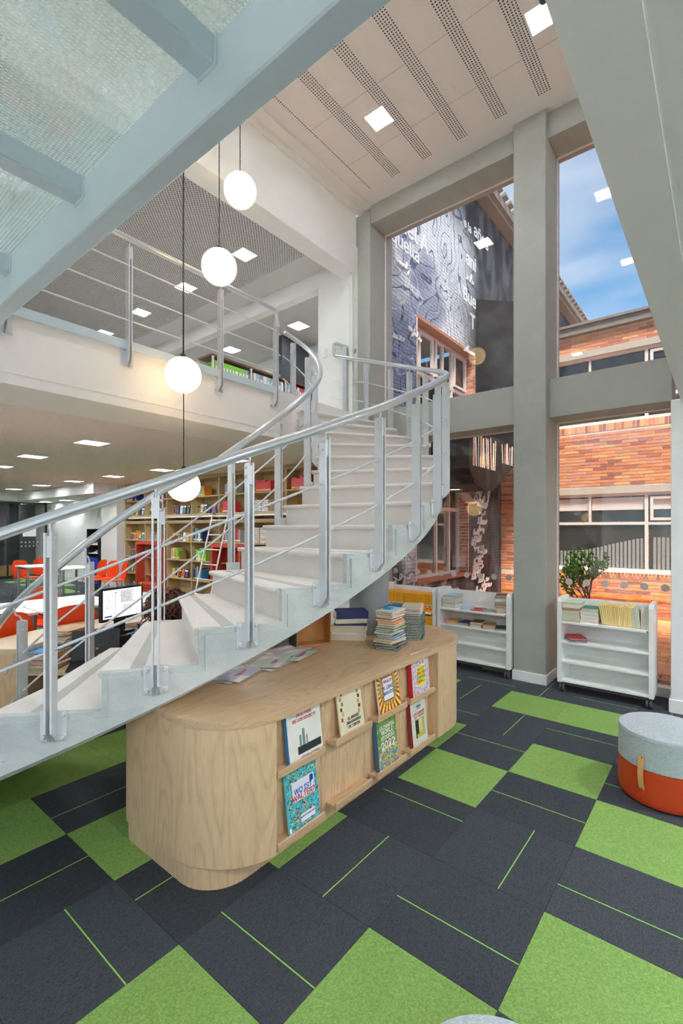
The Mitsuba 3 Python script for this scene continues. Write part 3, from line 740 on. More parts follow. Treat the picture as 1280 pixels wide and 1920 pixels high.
# ---------------------------------------------------------------- spiral stair
CX, CY, RO, RISE, TH0, DTH, Z0 = -2.938, -.553, 2.457, .1595, -.812, .161, .756
K0, K1 = -4, 13
def zk(k): return Z0+RISE*k
def th(k): return TH0+DTH*k
def r_in(k): return float(np.interp(k, [-4, 0, 3, 6, 8, 14], [1.36, 1.35, 1.29, 1.33, 1.37, 1.37]))
def pol(r, t, z): return (CX+r*math.cos(t), CY+r*math.sin(t), z)
def sector(ri0, ri1, ro, t0, t1, zb0, zb1, zt, n=5, roll=0.0):
    """curved slab between two radii; bottom runs from zb0 to zb1, top flat at zt"""
    v, f = [], []
    for i in range(n+1):
        s = i/n
        t, ri, zb = t0+(t1-t0)*s, ri0+(ri1-ri0)*s, zb0+(zb1-zb0)*s
        v += [pol(ri, t, zb), pol(ro, t, zb), pol(ro, t, zt), pol(ri, t, zt)]
    for i in range(n):
        a, b = i*4, i*4+4
        for p, q in ((0, 1), (1, 2), (2, 3), (3, 0)):
            f += [[a+p, b+p, b+q], [a+p, b+q, a+q]]
    m = n*4
    f += [[0, 1, 2], [0, 2, 3], [m, m+2, m+1], [m, m+3, m+2]]
    return trimesh.Trimesh(np.array(v), np.array(f), process=False)
def zs(k): return max(zk(k)-.272, 0.0) if k > -3.9 else 0.0   # underside
stair = thing('spiral_staircase', 'curved pale concrete staircase rising over the oak desk to the mezzanine', 'staircase')
body, rim, plate = [], [], []
for k in range(K0, K1+1):
    t0, t1 = th(k), th(k+1)
    body.append(sector(r_in(k), r_in(k+1), RO-.03, t0, t1, zs(k)+.03, zs(k+1)+.03, zk(k)-.032))
    rim.append(sector(RO-.032, RO-.032, RO, t0-.008, t1-.008 if k < K1 else t1, zs(k)+.03, zs(k+1)+.03, zk(k)-.002))
    d = .028/RO
    plate.append(sector(RO-.002, RO-.002, RO+.010, t0+d-.008, t1+d-.008, zs(k)+.034, zs(k+1)+.034, zk(k)-.028))
# chamfered lower edge
und = []
for k in np.arange(K0, K1+1, .25):
    und.append(sector(r_in(k)+.03, r_in(k+.25)+.03, RO-.05, th(k), th(k+.25), zs(k), zs(k+.25), max(zs(k), zs(k+.25))+.05, 1))
ch = []
v, f = [], []
N = (K1+1-K0)*4
for i in range(N+1):
    k = K0+i/4
    v += [pol(RO-.05, th(k), zs(k)), pol(RO, th(k), zs(k)+.034)]
    if i < N:
        a = 2*i
        f += [[a, a+2, a+3], [a, a+3, a+1]]
ch = trimesh.Trimesh(np.array(v), np.array(f), process=False)
part(stair, 'concrete_body', cat(body, rim, und, [ch]), 'mat_stair_concrete')
part(stair, 'side_facing', cat(plate), 'mat_stair_concrete', label='raised stepped concrete facing on the outer side')
for k in range(K0, K1+1):
    nt = .026/RO
    ti = sector(r_in(k)-.012, r_in(k+1)-.012, RO-.030, th(k)-nt, th(k+1)+.002, zk(k)-.032, zk(k)-.032, zk(k))
    nose = tube([pol(r_in(k)-.012, th(k)-nt, zk(k)-.016), pol(RO-.030, th(k)-nt, zk(k)-.016)], .016, 10)
    part(stair, 'tread', cat(ti, nose), 'mat_tread', 40)
    part(stair, 'riser', sector(r_in(k), r_in(k), RO-.030, th(k)-.003, th(k)+.006, zk(k)-RISE, zk(k)-RISE, zk(k)-.03, 1), 'mat_tread')
    part(stair, 'grip_strip', sector(r_in(k)+.0, r_in(k), RO-.035, th(k)+.035, th(k)+.060, zk(k)-.004, zk(k)-.004, zk(k)+.0012, 2), 'mat_grip')
part(stair, 'landing_riser', sector(r_in(14), r_in(14), RO, th(14)-.004, th(14)+.012, zk(13)-.2, zk(13)-.2, zk(14), 1), 'mat_tread')
part(stair, 'landing_slab', cat(sector(r_in(14)-.0, r_in(14)-.0, RO, th(14), th(14)+.10, 2.62, 2.62, ZM, 3)), 'mat_tread')
k = thing('support_column', 'round raw grey concrete column under the staircase, rising through the oak desk', 'column')
part(k, 'shaft', lathe([(0, 0), (.155, 0), (.155, 1.19), (0, 1.19)], 40, -1.125, .07), 'mat_raw_concrete', 30)

# posts: two flat bars welded to a bolted plate
bolt_m = cat(lathe([(0, 0), (.013, 0), (.013, .003), (.009, .004), (.009, .010), (.007, .012), (0, .012)], 12))
bolt_m.apply_transform(trimesh.transformations.rotation_matrix(PI/2, (0, 1, 0)))
BOLT = mikit.ply(bolt_m, 'mat_silver', 30)
def bars(zb, zt, x0, x1, cut=.05):
    out = []
    for s in (-1, 1):
        a, b = (s*.0075, s*.0155) if s > 0 else (s*.0155, s*.0075)
        poly = [(x0, zb), (x0+.012, zb), (x1, zb+cut), (x1, zt), (x0, zt)]
        m = trimesh.creation.extrude_polygon(sg.Polygon(poly), b-a, engine='earcut')
        m.apply_transform(np.array([[1, 0, 0, 0], [0, 0, -1, b], [0, 1, 0, 0], [0, 0, 0, 1.0]]))
        out.append(m)
    return out
PLATE = mikit.ply(cbox(0, .008, -.052, .052, 0, .125, .002), 'mat_silver')
def hook(z, dx, h):
    return tube([(dx*.0, 0, z-.10), (dx*.0, 0, z+.0), (dx*.35, .0, z+h*.35), (dx*.75, 0, z+h*.45), (dx, 0, z+h)], .006, 6)
def post(parent, x, y, rot, zb, zt, zrail, railoff, inner=False):
    """x,y on the wall or stringer face; rot: outward direction of the bars"""
    t = tf(x, y, 0, rot)
    M = np.eye(4); M[:3, :3] = [[math.cos(rot), -math.sin(rot), 0], [math.sin(rot), math.cos(rot), 0], [0, 0, 1]]; M[:3, 3] = (x, y, 0)
    m = cat(bars(zb, zt, .006, .062), [box(.012, .056, -.0075, .0075, zt-.10, zt-.012), hook(zt, railoff-.034, zrail-zt)and at(hook(zt, railoff-.034, zrail-zt), .034)])
    m.apply_transform(M)
    p = part(parent, 'post', m, 'mat_silver')
    part(p, 'base_plate', PLATE, None, tw=tf(x, y, zb+.002, rot))
    for dy in (-.038, .038):
        for dz in (.018, .107):
            part(p, 'bolt', BOLT, None, tw=tf(x+.008*math.cos(rot)-dy*math.sin(rot), y+.008*math.sin(rot)+dy*math.cos(rot), zb+.002+dz, rot))
    for dz in (.022, .062):
        for s in (-1, 1):
            part(p, 'bolt', BOLT, None, tw=tf(x+.034*math.cos(rot)-s*.0155*math.sin(rot), y+.034*math.sin(rot)+s*.0155*math.cos(rot), zt-dz, rot+s*PI/2) @ T().scale(.62))
    return p
def helix(rf, zf, k0, k1, n=8):
    return [pol(rf(k), th(k), zf(k)) for k in np.linspace(k0, k1, int((k1-k0)*n)+1)]
RR = RO+.045
rail_o = thing('stair_railing', 'silver tube handrail with flat-bar posts along the outer side of the staircase', 'railing')
zo = lambda k: zk(k)+float(np.interp(k, [-5, 0, 1.5, 3, 4.5, 5.5, 6.5, 8, 11, 14], [.75, .745, .725, .725, .733, .752, .765, .76, .735, .735]))
pts = helix(lambda k: RR, zo, -4.4, 12.2)
e = np.array(pts[-1])
loop = bez([tuple(e), tuple(e+(np.array([-2.93, 1.80, 3.80])-e)*.5), (-2.93, 1.80, 3.80), (-2.935, 1.80, 3.975), (-2.60, 1.83, 3.80)], 8)
part(rail_o, 'handrail', tube(np.vstack([np.array(pts), loop[1:]]), .0245, 14), 'mat_rail', True, label='thick round silver handrail')
for k in range(K0, 14):
    t = th(k+.5)
    x, y, _ = pol(RO+.010-(.065 if k == 13 else 0), t, 0)
    post(rail_o, x, y, t, zk(k+.5)-.186, zk(k+.5)+.675, zo(k+.5)-.02, .039)
for h in (.192, .448):
    part(rail_o, 'rod', tube(helix(lambda k: RR-.010, lambda k: zk(k)+h, -4.4, 14.3), .0068, 8), 'mat_silver', True)

rail_i = thing('stair_railing', 'silver tube handrail with flat-bar posts along the inner side of the staircase', 'railing')
ri = lambda k: float(np.interp(k, [-5, 0, 3, 6, 9, 14], [1.37, 1.36, 1.31, 1.37, 1.385, 1.37]))-.0
hi = lambda k: float(np.interp(k, [-5, -1.5, 0, 1.4, 3, 5, 7, 9, 12, 14], [.80, .785, .80, .80, .745, .755, .755, .735, .73, .72]))
zi = lambda k: zk(k)+hi(k)
part(rail_i, 'handrail', tube(helix(ri, zi, -5.9, 14.3), .0245, 14), 'mat_rail', True)
for k in (-3.3, -.75, 1.4, 3.7, 5.75, 7.75, 9.65, 11.7, 13.4):
    x, y, _ = pol(r_in(k), th(k), 0)
    post(rail_i, x, y, th(k)+PI, zk(k)-.186, zk(k)+.675, zi(k)-.02, -.02)
for h in (.192, .448):
    part(rail_i, 'rod', tube(helix(lambda k: r_in(k)-.035, lambda k: zk(k)+h, -4.4, 14.3), .0068, 8), 'mat_silver', True)

# mezzanine railing along the slab edge
rail_m = thing('mezzanine_railing', 'straight silver railing with three rods along the mezzanine edge', 'railing')
XR = -2.55
top = bez([(XR, -2.03, 3.79), (XR, .40, 3.79), (XR, .44, 3.62)], 8)
part(rail_m, 'handrail', tube(top, .022, 12), 'mat_rail', True)
for y in (-1.965, -1.14, -.275, .42):
    post(rail_m, -2.60, y, 0, 2.80, 3.735, 3.768, .05)
for z in (3.15, 3.365, 3.58):
    part(rail_m, 'rod', tube([(XR, -2.03, z), (XR, .40, z), (XR, .47, z-.03)], .0068, 8), 'mat_silver', True)
part(rail_o, 'end_post', at(cat(bars(2.99, 3.88, -.03, .03, .0)), -2.74, 1.80, 0), 'mat_silver')
for z in (3.22, 3.46):
    part(rail_o, 'end_rod', rod((-2.44, 1.83, z-.10), (-2.96, 1.80, z+.03), .006, 6), 'mat_silver')

# ---------------------------------------------------------------- oak display desk
def rrect(x0, x1, y0, y1, r00, r10, r11, r01):
    """corner radii at (x0,y0),(x1,y0),(x1,y1),(x0,y1)"""
    pts = []
    for cx_, cy_, r, a in ((x0, y0, r00, 180), (x1, y0, r10, 270), (x1, y1, r11, 0), (x0, y1, r01, 90)):
        ox = cx_+r if cx_ == x0 else cx_-r
        oy = cy_+r if cy_ == y0 else cy_-r
        for s in np.linspace(0, 1, 14 if r > .01 else 1):
            q = math.radians(a+90*s)
            pts.append((ox+r*math.cos(q), oy+r*math.sin(q)))
    return sg.Polygon(pts)
DT = .72
k = desk = thing('display_desk', 'oak library desk with rounded ends and display ledges on its long front', 'desk')
topp = rrect(-1.30, -.448, -1.85, .56, .12, .36, .42, .1)
hole_ = sg.Point(-1.125, .07).buffer(.157, 24)
tm = cat(prism(topp.difference(hole_), DT-.030, DT))
part(k, 'top', tm, 'mat_oak_long', 30)
near = rrect(-1.29, -.458, -1.842, -1.0, .10, .35, .001, .001)
part(k, 'end_panel', prism(near.intersection(sg.box(-2, -1.85, 0, -1.548)), .10, DT-.030), 'mat_oak_up', 25, label='tall rounded oak end panel nearest the camera')
far = rrect(-1.29, -.458, -.8, .55, .001, .001, .41, .1)
part(k, 'end_panel', prism(far.intersection(sg.box(-2, -.055, 0, 1)).difference(hole_), .10, DT-.030), 'mat_oak_up', 25)
part(k, 'carcass', prism(sg.box(-1.28, -1.545, -.552, -.06).difference(hole_), .10, DT-.031), 'mat_oak_up')
part(k, 'plinth', prism(rrect(-1.278, -.565, -1.828, .30, .08, .20, .2, .08).difference(hole_), .001, .099), 'mat_oak_up', 25)
BW = .3725
for i in range(4):
    y0 = -1.546+BW*i
    part(k, 'front_panel', cbox(-.552, -.534, y0+.0015, y0+BW-.0015, .10, DT-.031, .0015), 'mat_oak_up')
    for z in (.425, .105):
        ly = y0+.035-.028*(i == 0)+(.0 if i < 3 else -.01)
        m = cat(cbox(-.534, -.462, ly, ly+.318, z, z+.018, .002), cbox(-.474, -.462, ly, ly+.318, z, z+.034, .002))
        part(k, 'ledge', m, 'mat_oak_long')

# books standing face-out on the ledges
def display_book(y0, w, h, z, t, label, cov, spine, tilt=.12, design=None, art=None):
    """leans back on the panel; local frame: u to +y, v up the cover, n outwards"""
    b = thing('display_book', label, 'book')
    x0 = -.474
    tilt = (.054-t)/h*.93
    R = trimesh.transformations.rotation_matrix(-tilt, (0, 1, 0))
    M = np.array([[0, 0, 1, 0], [1, 0, 0, 0], [0, 1, 0, 0], [0, 0, 0, 1.0]])      # (u,v,n) -> (y,z,x)
    M = trimesh.transformations.translation_matrix((x0-.004, y0, z+.0185)) @ R @ M
    def put(m):
        m = m.copy(); m.apply_transform(M); return m
    part(b, 'pages', put(box(.004, w-.003, .003, h-.003, -t+.002, -.002)), 'mat_pages')
    m, col = vc([(put(cbox(0, w, 0, h, -.0022, 0, .0006)), cov), (put(box(0, w, 0, h, -t, -t+.002)), spine), (put(box(-.001, .003, 0, h, -t, 0)), spine)])
    part(b, 'cover', m, 'mat_gloss', color=col)
    if design is not None:
        q = quad((.002, .001, .0004), (w-.001, .001, .0004), (w-.001, h-.001, .0004), (.002, h-.001, .0004))
        part(b, 'cover_print', put(q), 'mat_print', uv=np.array([[design+.001, 0], [design+.999, 0], [design+.999, 1], [design+.001, 1]]))
    for a in (art or ()):
        if a[0] == 't':
            _, s, x, y, hh, col, bold = a
            m = txt(s, hh, bold, .0004)
            wid = m.bounds[1][0]-m.bounds[0][0]
            partvc(b, 'title_line', [(put(at(m, x-(wid/2+m.bounds[0][0]), y, .0018)), c(col))])
        else:
            _, x, y, x2, y2, col = a[:6]
            partvc(b, 'printed_panel', [(put(box(x, x2, y, y2, .0005, .0012 if len(a) < 7 else a[6])), c(col))])
    return b
def label_tag(w=.018): return ('r', .002, .008, .014, .030, 'f0f0ee')
Y = [-1.546+BW*i for i in range(4)]
display_book(-1.452, .232, .275, .425, .018, 'cream book with red title TINTIN EN EL PAIS DE LOS SOVIETS and blue spine', c('eeece4'), c('1f7fc0'), art=[('t', 'TINTIN', .116, .238, .022, 'b02030', True), ('t', 'REPORTERO DEL "PETIT VINGTIEME"', .116, .225, .006, '555555', False), ('t', 'EN EL PAIS', .116, .200, .014, 'b83038', True), ('t', 'DE LOS SOVIETS', .116, .178, .014, 'b83038', True),
             ('r', .06, .030, .22, .065, '23282a'), ('r', .075, .066, .088, .115, '7b8f8b'), ('r', .095, .066, .112, .14, '7b8f8b'), ('r', .12, .066, .13, .105, '8fa09c'), ('t', 'EDITORIAL JUVENTUD', .14, .012, .008, '888888', False)])
display_book(-1.450, .212, .285, .105, .010, 'turquoise speckled book with white label WO IST WALTER?', c('25a8cc'), c('5fd0e2'), design=0, art=[('r', .035, .125, .185, .215, '2a2a2a', .0006), ('r', .037, .127, .187, .217, 'e9e8f2', .0012), ('t', 'WO IST', .11, .160, .024, '1b57ad', True), ('t', 'WALTER?', .11, .132, .024, 'b8172a', True), ('r', .158, .185, .182, .212, '1f3190', .0016),
             ('r', .08, .028, .175, .062, 'ece8f0', .001), ('t', 'MARTIN HANDFORD', .127, .046, .007, '2b50a0', True), label_tag()])
display_book(-1.078, .205, .275, .425, .008, 'cream book titled EL MUSEO IMAGINARIO DE TINTIN with a border of small ornaments', c('ece2c4'), c('e4dab8'), art=[('t', 'EL MUSEO', .115, .072, .014, '2a2420', True), ('t', 'IMAGINARIO', .115, .051, .014, '2a2420', True), ('t', 'DE TINTIN', .115, .030, .014, '2a2420', True), label_tag()]
             + [('r', .015+.012*(q % 2)+.030*(q//5 == 9), .075+.026*q, .030+.012*(q % 2), .094+.026*q, ('a4512a', 'c9b23c', '4a3422', '8f8a2f', 'b88a3a')[q % 5]) for q in range(7)]
             + [('r', .160+.006*(q % 2), .085+.026*q, .178+.006*(q % 2), .104+.026*q, ('c9b23c', '7a2f22', 'bfae3c', '4a3422', 'c28f2c')[q % 5]) for q in range(7)] + [('r', .05+.012*q, .235+.006*(q % 3), .058+.012*q, .25+.006*(q % 2), ('2d2a28', '8a4a22', 'c9b23c')[q % 3]) for q in range(9)])
display_book(-.722, .225, .28, .425, .010, 'yellow and red rayed book titled EL LIBRO MAGICO', c('e2c21b'), c('e8e4da'), design=2, tilt=.10, art=[('r', .052, .068, .165, .205, 'a01c2c', .0006), ('r', .058, .074, .160, .200, 'eeecee', .0012), ('t', 'WALLY?', .109, .172, .016, 'b02038', True), ('t', 'EL LIBRO', .109, .135, .018, '25347e', True), ('t', 'MAGICO', .109, .105, .018, '25347e', True), ('r', .175, .225, .208, .262, 'c9ccd0', .0008)])
display_book(-.728, .205, .275, .105, .024, 'colourful book with white title GUINNESS WORLD RECORDS 2022', c('2b7a3a'), c('32618c'), design=3, tilt=.10, art=[('t', 'GUINNESS', .105, .225, .021, 'f2f2f0', True), ('t', 'WORLD', .105, .194, .026, 'f2f2f0', True), ('t', 'RECORDS', .105, .164, .022, 'f2f2f0', True), ('t', '2022', .105, .112, .042, 'f6f6f4', True)])
display_book(-.352, .225, .28, .425, .030, 'red-spined book with yellow panel WO IST WALTER? EINFACH UBERALL on a crowded print', c('e9e9ec'), c('c8172a'), design=1, tilt=.10, art=[('r', .060, .058, .172, .19, 'f2f2f2', .0006), ('r', .065, .063, .167, .185, 'f0dc17', .0012), ('t', 'WO IST', .116, .158, .017, '2f7fa0', True), ('t', 'WALTER?', .116, .133, .017, 'b83a2a', True), ('t', 'EINFACH', .116, .106, .017, '2f7fa0', True), ('t', 'ÜBERALL...', .116, .081, .015, 'a83a1c', True)])
display_book(-.348, .190, .275, .105, .024, 'grey-white book titled LOS CIGARROS DEL FARAON with a dark red spine', c('dfe0d8'), c('961c28'), tilt=.10, art=[('t', 'TINTIN', .098, .238, .012, '3a3a38', True), ('t', 'EN ORIENTE', .098, .226, .006, '5a5a58', False), ('t', 'LOS CIGARROS', .098, .195, .014, 'c9402e', True), ('t', 'DEL FARAON', .098, .174, .014, 'c9402e', True), ('r', .045, .048, .160, .165, 'b9b766', .0006), ('r', .047, .052, .085, .160, '23281f', .001), ('r', .09, .075, .13, .155, 'd8d48e', .001), ('r', .06, .052, .15, .072, 'c6bb3c', .0011)])
for bk_ in ():
    pass

# ---------------------------------------------------------------- books: cover boards, spine and page block
def book_meshes(w, h, t, cov, bt=.0022):
    """lying flat: spine along x=0, w deep (x), h long (y), t thick"""
    cover = cat(box(0, w, 0, h, 0, bt), box(0, w, 0, h, t-bt, t), box(0, bt, 0, h, bt, t-bt))
    pages = box(bt, w-.003, .003, h-.003, bt, t-bt)
    return cover, pages
ORD = ['bottom', 'second up', 'third up', 'fourth up', 'fifth up', 'sixth up', 'seventh up', 'eighth up', 'ninth up', 'tenth up', 'eleventh up', 'twelfth up', 'thirteenth up', 'fourteenth up', 'fifteenth up', 'sixteenth up', 'seventeenth up', 'eighteenth up', 'nineteenth up', 'twentieth up', 'twenty-first up']
NTH = ['first', 'second', 'third', 'fourth', 'fifth', 'sixth', 'seventh', 'eighth', 'ninth', 'tenth', 'eleventh', 'twelfth', 'thirteenth', 'fourteenth', 'fifteenth', 'sixteenth', 'seventeenth', 'eighteenth', 'nineteenth', 'twentieth', 'twenty-first', 'twenty-second', 'twenty-third', 'twenty-fourth']
CN = {'navy': '1f2c5c', 'cream': 'e2d9c4', 'white': 'ecebe6', 'brown': '6e4a30', 'tan': 'b98d58', 'orange': 'e08a2c', 'teal': '2fa79b', 'blue': '2f7fb8', 'dark grey': '3c3a3b', 'green': '3f7f62', 'yellow': 'e6b93a', 'red': 'b93434', 'grey': '9a9c9c', 'pale blue': 'a8c4dc', 'dark green': '2e5147', 'pink': 'cf5f9a', 'black': '232324', 'olive': '8a7f45', 'lime green': '7cbf3a', 'purple': '6a4a8c', 'pale green': 'b9cfae'}
def stack(x, y, z, rot, specs, where, group, jit=.010, seed=1, cat_='book'):
    """specs: (colour name, w, h, t, extra turn) from the bottom up"""
    q = random.Random(seed)
    n = len(specs)
    for i, (cn, w, h, t, tr_) in enumerate(specs):
        pos = 'top' if i == n-1 and n > 1 else (ORD[i] if n > 1 else 'single')
        lab = '%s %s, %s in %s' % (cn, cat_, pos, where)
        b = thing(cat_, lab, cat_, group)
        r = rot+tr_+q.uniform(-.05, .05)
        dx, dy = q.uniform(-jit, jit), q.uniform(-jit, jit)
        tw = tf(x+dx, y+dy, z, r) @ T().translate((-w/2, -h/2, 0))
        cv, pg = book_meshes(w, h, t-.0004, None)
        partvc(b, 'cover', [(cv, c(CN[cn]))], tw=tw)
        part(b, 'pages', pg, 'mat_pages', tw=tw)
        z += t
    return z
R0 = random.Random(4)
# on the oak desk
SA = [('cream', .17, .245, .030, 0), ('white', .17, .24, .008, .06), ('cream', .165, .24, .034, -.08), ('navy', .165, .24, .008, .1), ('cream', .16, .23, .022, .22), ('navy', .165, .235, .036, .3)]
stack(-1.10, -.215, DT, -1.0+PI, [(a_[0], a_[1], a_[2], a_[3]*1.5, a_[4]) for a_ in SA], 'the white stack on the desk beside the column', 'thick paperbacks beside the column', .012, 3)
SB = [('white', .15, .22, .0115, 0)]*17+[('blue', .16, .225, .018, .1)]
stack(-.90, .13, DT, .1, SB, 'the pale rear stack on the desk', 'pale stack beside the column', .006, 4)
SC = [('dark grey', .17, .24, .0085, .1)]*4+[('cream', .15, .215, .014, -.1), ('yellow', .14, .21, .010, 0), ('blue', .14, .21, .012, .05), ('blue', .14, .205, .010, .1), ('tan', .14, .205, .016, -.05), ('teal', .145, .21, .010, .1), ('olive', .15, .215, .010, -.08), ('teal', .14, .205, .012, .0), ('orange', .135, .205, .014, .1), ('orange', .13, .20, .010, 0), ('tan', .13, .20, .012, .05), ('red', .13, .20, .010, 0), ('cream', .135, .21, .012, .05), ('tan', .14, .21, .012, -.1), ('white', .14, .21, .010, 0)]
zt = stack(-.715, -.25, DT, .12, [(a_[0], a_[1]*.93, a_[2]*.93, a_[3]*1.24, a_[4]) for a_ in SC], 'the tall mixed stack on the desk', 'mixed stack nearest the desk front', .008, 5)
tag(add('sticky_notes', cbox(-.75, -.69, -.29, -.245, zt+.0005, zt+.012, .002), 'mat_blue_note'), 'bright blue sticky note pad on top of the tall mixed book stack', 'sticky notes')
P('mat_blue_note', '28a9d8', .6)
SD = [('dark green', .155, .225, .0095, 0)]*15+[('navy', .155, .225, .012, .05), ('white', .15, .22, .014, .06), ('red', .15, .215, .012, 0), ('cream', .15, .215, .016, .1)]
stack(-.745, .10, DT, .35, [(a_[0], a_[1]*.95, a_[2]*.95, a_[3]*1.22, a_[4]) for a_ in SD], 'the green-spined stack on the desk', 'green-spined stack near the window wall', .004, 6)
# magazines and leaflets under the stair
def magazine(x, y, z, rot, w, h, design, label, bow=.02, group=None, edge='c9b9b0'):
    k = thing('magazine', label, 'magazine', group)
    n = 10
    u = np.linspace(0, 1, n)
    v, uv, f = [], [], []
    for a in u:
        for b in (0, 1):
            v.append((a*w-w/2, b*h-h/2, z+.004+bow*max(0, a-.55)**2*3*(1 if bow > 0 else -1)))
            uv.append((design+.002+.996*b, a))
    for i in range(n-1):
        f += [[2*i, 2*i+2, 2*i+3], [2*i, 2*i+3, 2*i+1]]
    v = np.array(v)
    top = trimesh.Trimesh(v+np.array([0, 0, .0006]), np.array(f), process=False)
    tw = tf(x, y, 0, rot)
    part(k, 'cover', top, 'mat_print', tw=tw, uv=np.array(uv))
    solid = trimesh.convex.convex_hull(np.vstack([v[:12:], v[:12]-np.array([0, 0, .004])])) if bow else box(-w/2, w/2, -h/2, h/2, z, z+.004)
    part(k, 'pages', cat(box(-w/2, -w/2+w*.55, -h/2, h/2, z, z+.004), trimesh.Trimesh(np.vstack([v, v-np.array([0, 0, .0035])]), np.vstack([np.array(f), np.array(f)[:, ::-1]+len(v)]), process=False)), 'mat_pages', tw=tw)
    return k
magazine(-1.08, -1.36, DT, .5, .20, .27, 4, 'pink-edged glossy magazine lying on the desk, leftmost under the stair', .0)
magazine(-1.04, -1.31, DT+.0052, .35, .20, .27, 5, 'grey magazine lying on the pink-edged one under the stair', .0)
magazine(-1.05, -1.05, DT, .2, .20, .26, 6, 'cream magazine with a dark picture on the desk, second from the left under the stair', .0)
magazine(-1.06, -1.03, DT+.0052, .45, .19, .26, 7, 'thin white magazine on top of the cream magazine under the stair', .01)
magazine(-1.15, -.78, DT, .1, .21, .28, 8, 'open magazine with red and white bands on the desk by the wooden box', .02)
magazine(-1.04, -.83, DT+.0055, .25, .20, .28, 9, 'cream leaflet with a bent corner on the desk, front of the magazines', -.02)
# wooden box on the desk
k = thing('wooden_box', 'small open orange-brown wooden box standing on its side on the desk under the stair', 'box')
bx = [box(0, .11, 0, .008, 0, .26), box(0, .11, .252, .26, 0, .26), box(0, .11, 0, .26, 0, .008), box(0, .11, 0, .26, .252, .26), box(0, .008, 0, .26, 0, .26)]
part(k, 'shell', at(cat(bx), -1.30, -.625, DT, -.42), 'mat_orange_wood')
part(k, 'dark_edge', at(box(.0, .112, -.016, -.0005, 0, .26), -1.30, -.625, DT, -.42), 'mat_black')

# ---------------------------------------------------------------- white book trucks
def caster(parent, x, y, lock=0):
    b = part(parent, 'caster', cat(at(trimesh.creation.cylinder(.040, .018, sections=20), x-.014, y, .040, rx=0, ry=PI/2), at(trimesh.creation.cylinder(.040, .018, sections=20), x+.014, y, .040, ry=PI/2), box(x-.006, x+.006, y-.012, y+.012, .02, .075), box(x-.024, x+.024, y-.006, y+.034, .052, .07)), 'mat_rubber')
    return b
def truck(x0, x1, y0, y1, z0, z1, levels, label):
    k = thing('book_truck', label, 'book truck')
    for x in (x0, x1-.035):
        p = rrect(0, y1-y0, z0, z1, .004, .004, .05, .004) if False else None
        pts = [(y0, z0), (y1, z0), (y1, z1), (y0+.05, z1)]+[(y0+.05-.05*math.sin(a), z1-.05+.05*math.cos(a)) for a in np.linspace(.2, PI/2, 6)]
        m = trimesh.creation.extrude_polygon(sg.Polygon(pts), .035, engine='earcut')
        m.apply_transform(np.array([[0, 0, 1, x], [1, 0, 0, 0], [0, 1, 0, 0], [0, 0, 0, 1.0]]))
        part(k, 'side_panel', m, 'mat_white_metal')
    part(k, 'back_panel', box(x0+.035, x1-.035, y1-.012, y1, z0, z1-.03), 'mat_white_metal')
    for z in levels:
        part(k, 'shelf', cbox(x0+.035, x1-.035, y0+.006, y1-.012, z-.022, z, .003), 'mat_white_metal')
    part(k, 'base_frame', cat(box(x0+.02, x1-.02, y0+.03, y0+.055, z0-.026, z0-.002), box(x0+.02, x1-.02, y1-.055, y1-.03, z0-.026, z0-.002), box(x0+.02, x0+.05, y0+.03, y1-.03, z0-.026, z0-.002), box(x1-.05, x1-.02, y0+.03, y1-.03, z0-.026, z0-.002)), 'mat_rubber')
    for x in (x0+.035, x1-.035):
        for y in (y0+.045, y1-.045):
            caster(k, x, y)
    part(k, 'badge', box(x1-.052, x1-.040, y0+.004, y0+.0062, levels[-1]-.018, levels[-1]-.004), 'mat_red_felt')
    return k
truck(-.158, .60, 1.745, 2.04, .095, .885, (.12, .30, .48, .665), 'white book truck on casters right of the grey column')
truck(-1.425, -.62, 1.79, 2.07, .10, .865, (.125, .30, .48, .655), 'white book truck on casters left of the grey column')
truck(-2.21, -1.455, 1.80, 2.08, .10, .86, (.125, .345, .575), 'white shelf truck full of yellow file boxes behind the desk')
q = random.Random(9)
stack(-.045, 1.87, .665, 0, [(q.choice(('cream', 'white', 'pale green', 'tan', 'cream')), .15, .21, q.choice((.009, .011, .012)), 0) for _ in range(16)]+[('pale green', .16, .215, .010, .05)], 'the leftmost stack on the right truck', 'stack at the left end of the right truck', .005, 8)
stack(.105, 1.88, .665, 0, [('white', .145, .20, .030, 0), ('white', .145, .20, .028, .03), ('white', .145, .20, .030, 0), ('white', .145, .20, .026, -.03), ('green', .14, .20, .022, 0)], 'the white stack on the right truck', 'white stack on the right truck', .003, 9)
def upright(x, y, z, t, d, h, cov, pag, lean=0.0, label=None, cat_='book', group=None, fore=True):
    """a book standing on a shelf, fore-edge to the room"""
    cv = cat(box(0, .0016, 0, d, 0, h), box(t-.0016, t, 0, d, 0, h), box(0, t, d-.002, d, 0, h)) if fore else cat(box(0, .0016, 0, d, 0, h), box(t-.0016, t, 0, d, 0, h), box(0, t, 0, .002, 0, h))
    pg = box(.0016, t-.0016, .003, d-.002, .002, h-.003) if fore else box(.0016, t-.0016, .002, d-.004, .002, h-.003)
    b = thing(cat_, label, cat_, group)
    tw = tf(x, y, z, 0, 0, lean)
    partvc(b, 'cover', [(cv, cov)], tw=tw)
    partvc(b, 'pages', [(pg, pag)], tw=tw)
    return b
x = .205
for i in range(18):
    t = q.uniform(.0105, .0155)
    upright(x, 1.80, .666, t-.0005, .15, .175+q.uniform(-.004, .004), c(q.choice(('e6c34a', 'e8cf6a', 'dcb24a'))), c('ead9a8'), -.16+.012*i if i < 13 else 0.0, 'yellow paperback standing on the right truck, %s from the left' % NTH[i], 'book', 'upright yellow paperbacks on the right truck')
    x += t
x += .004
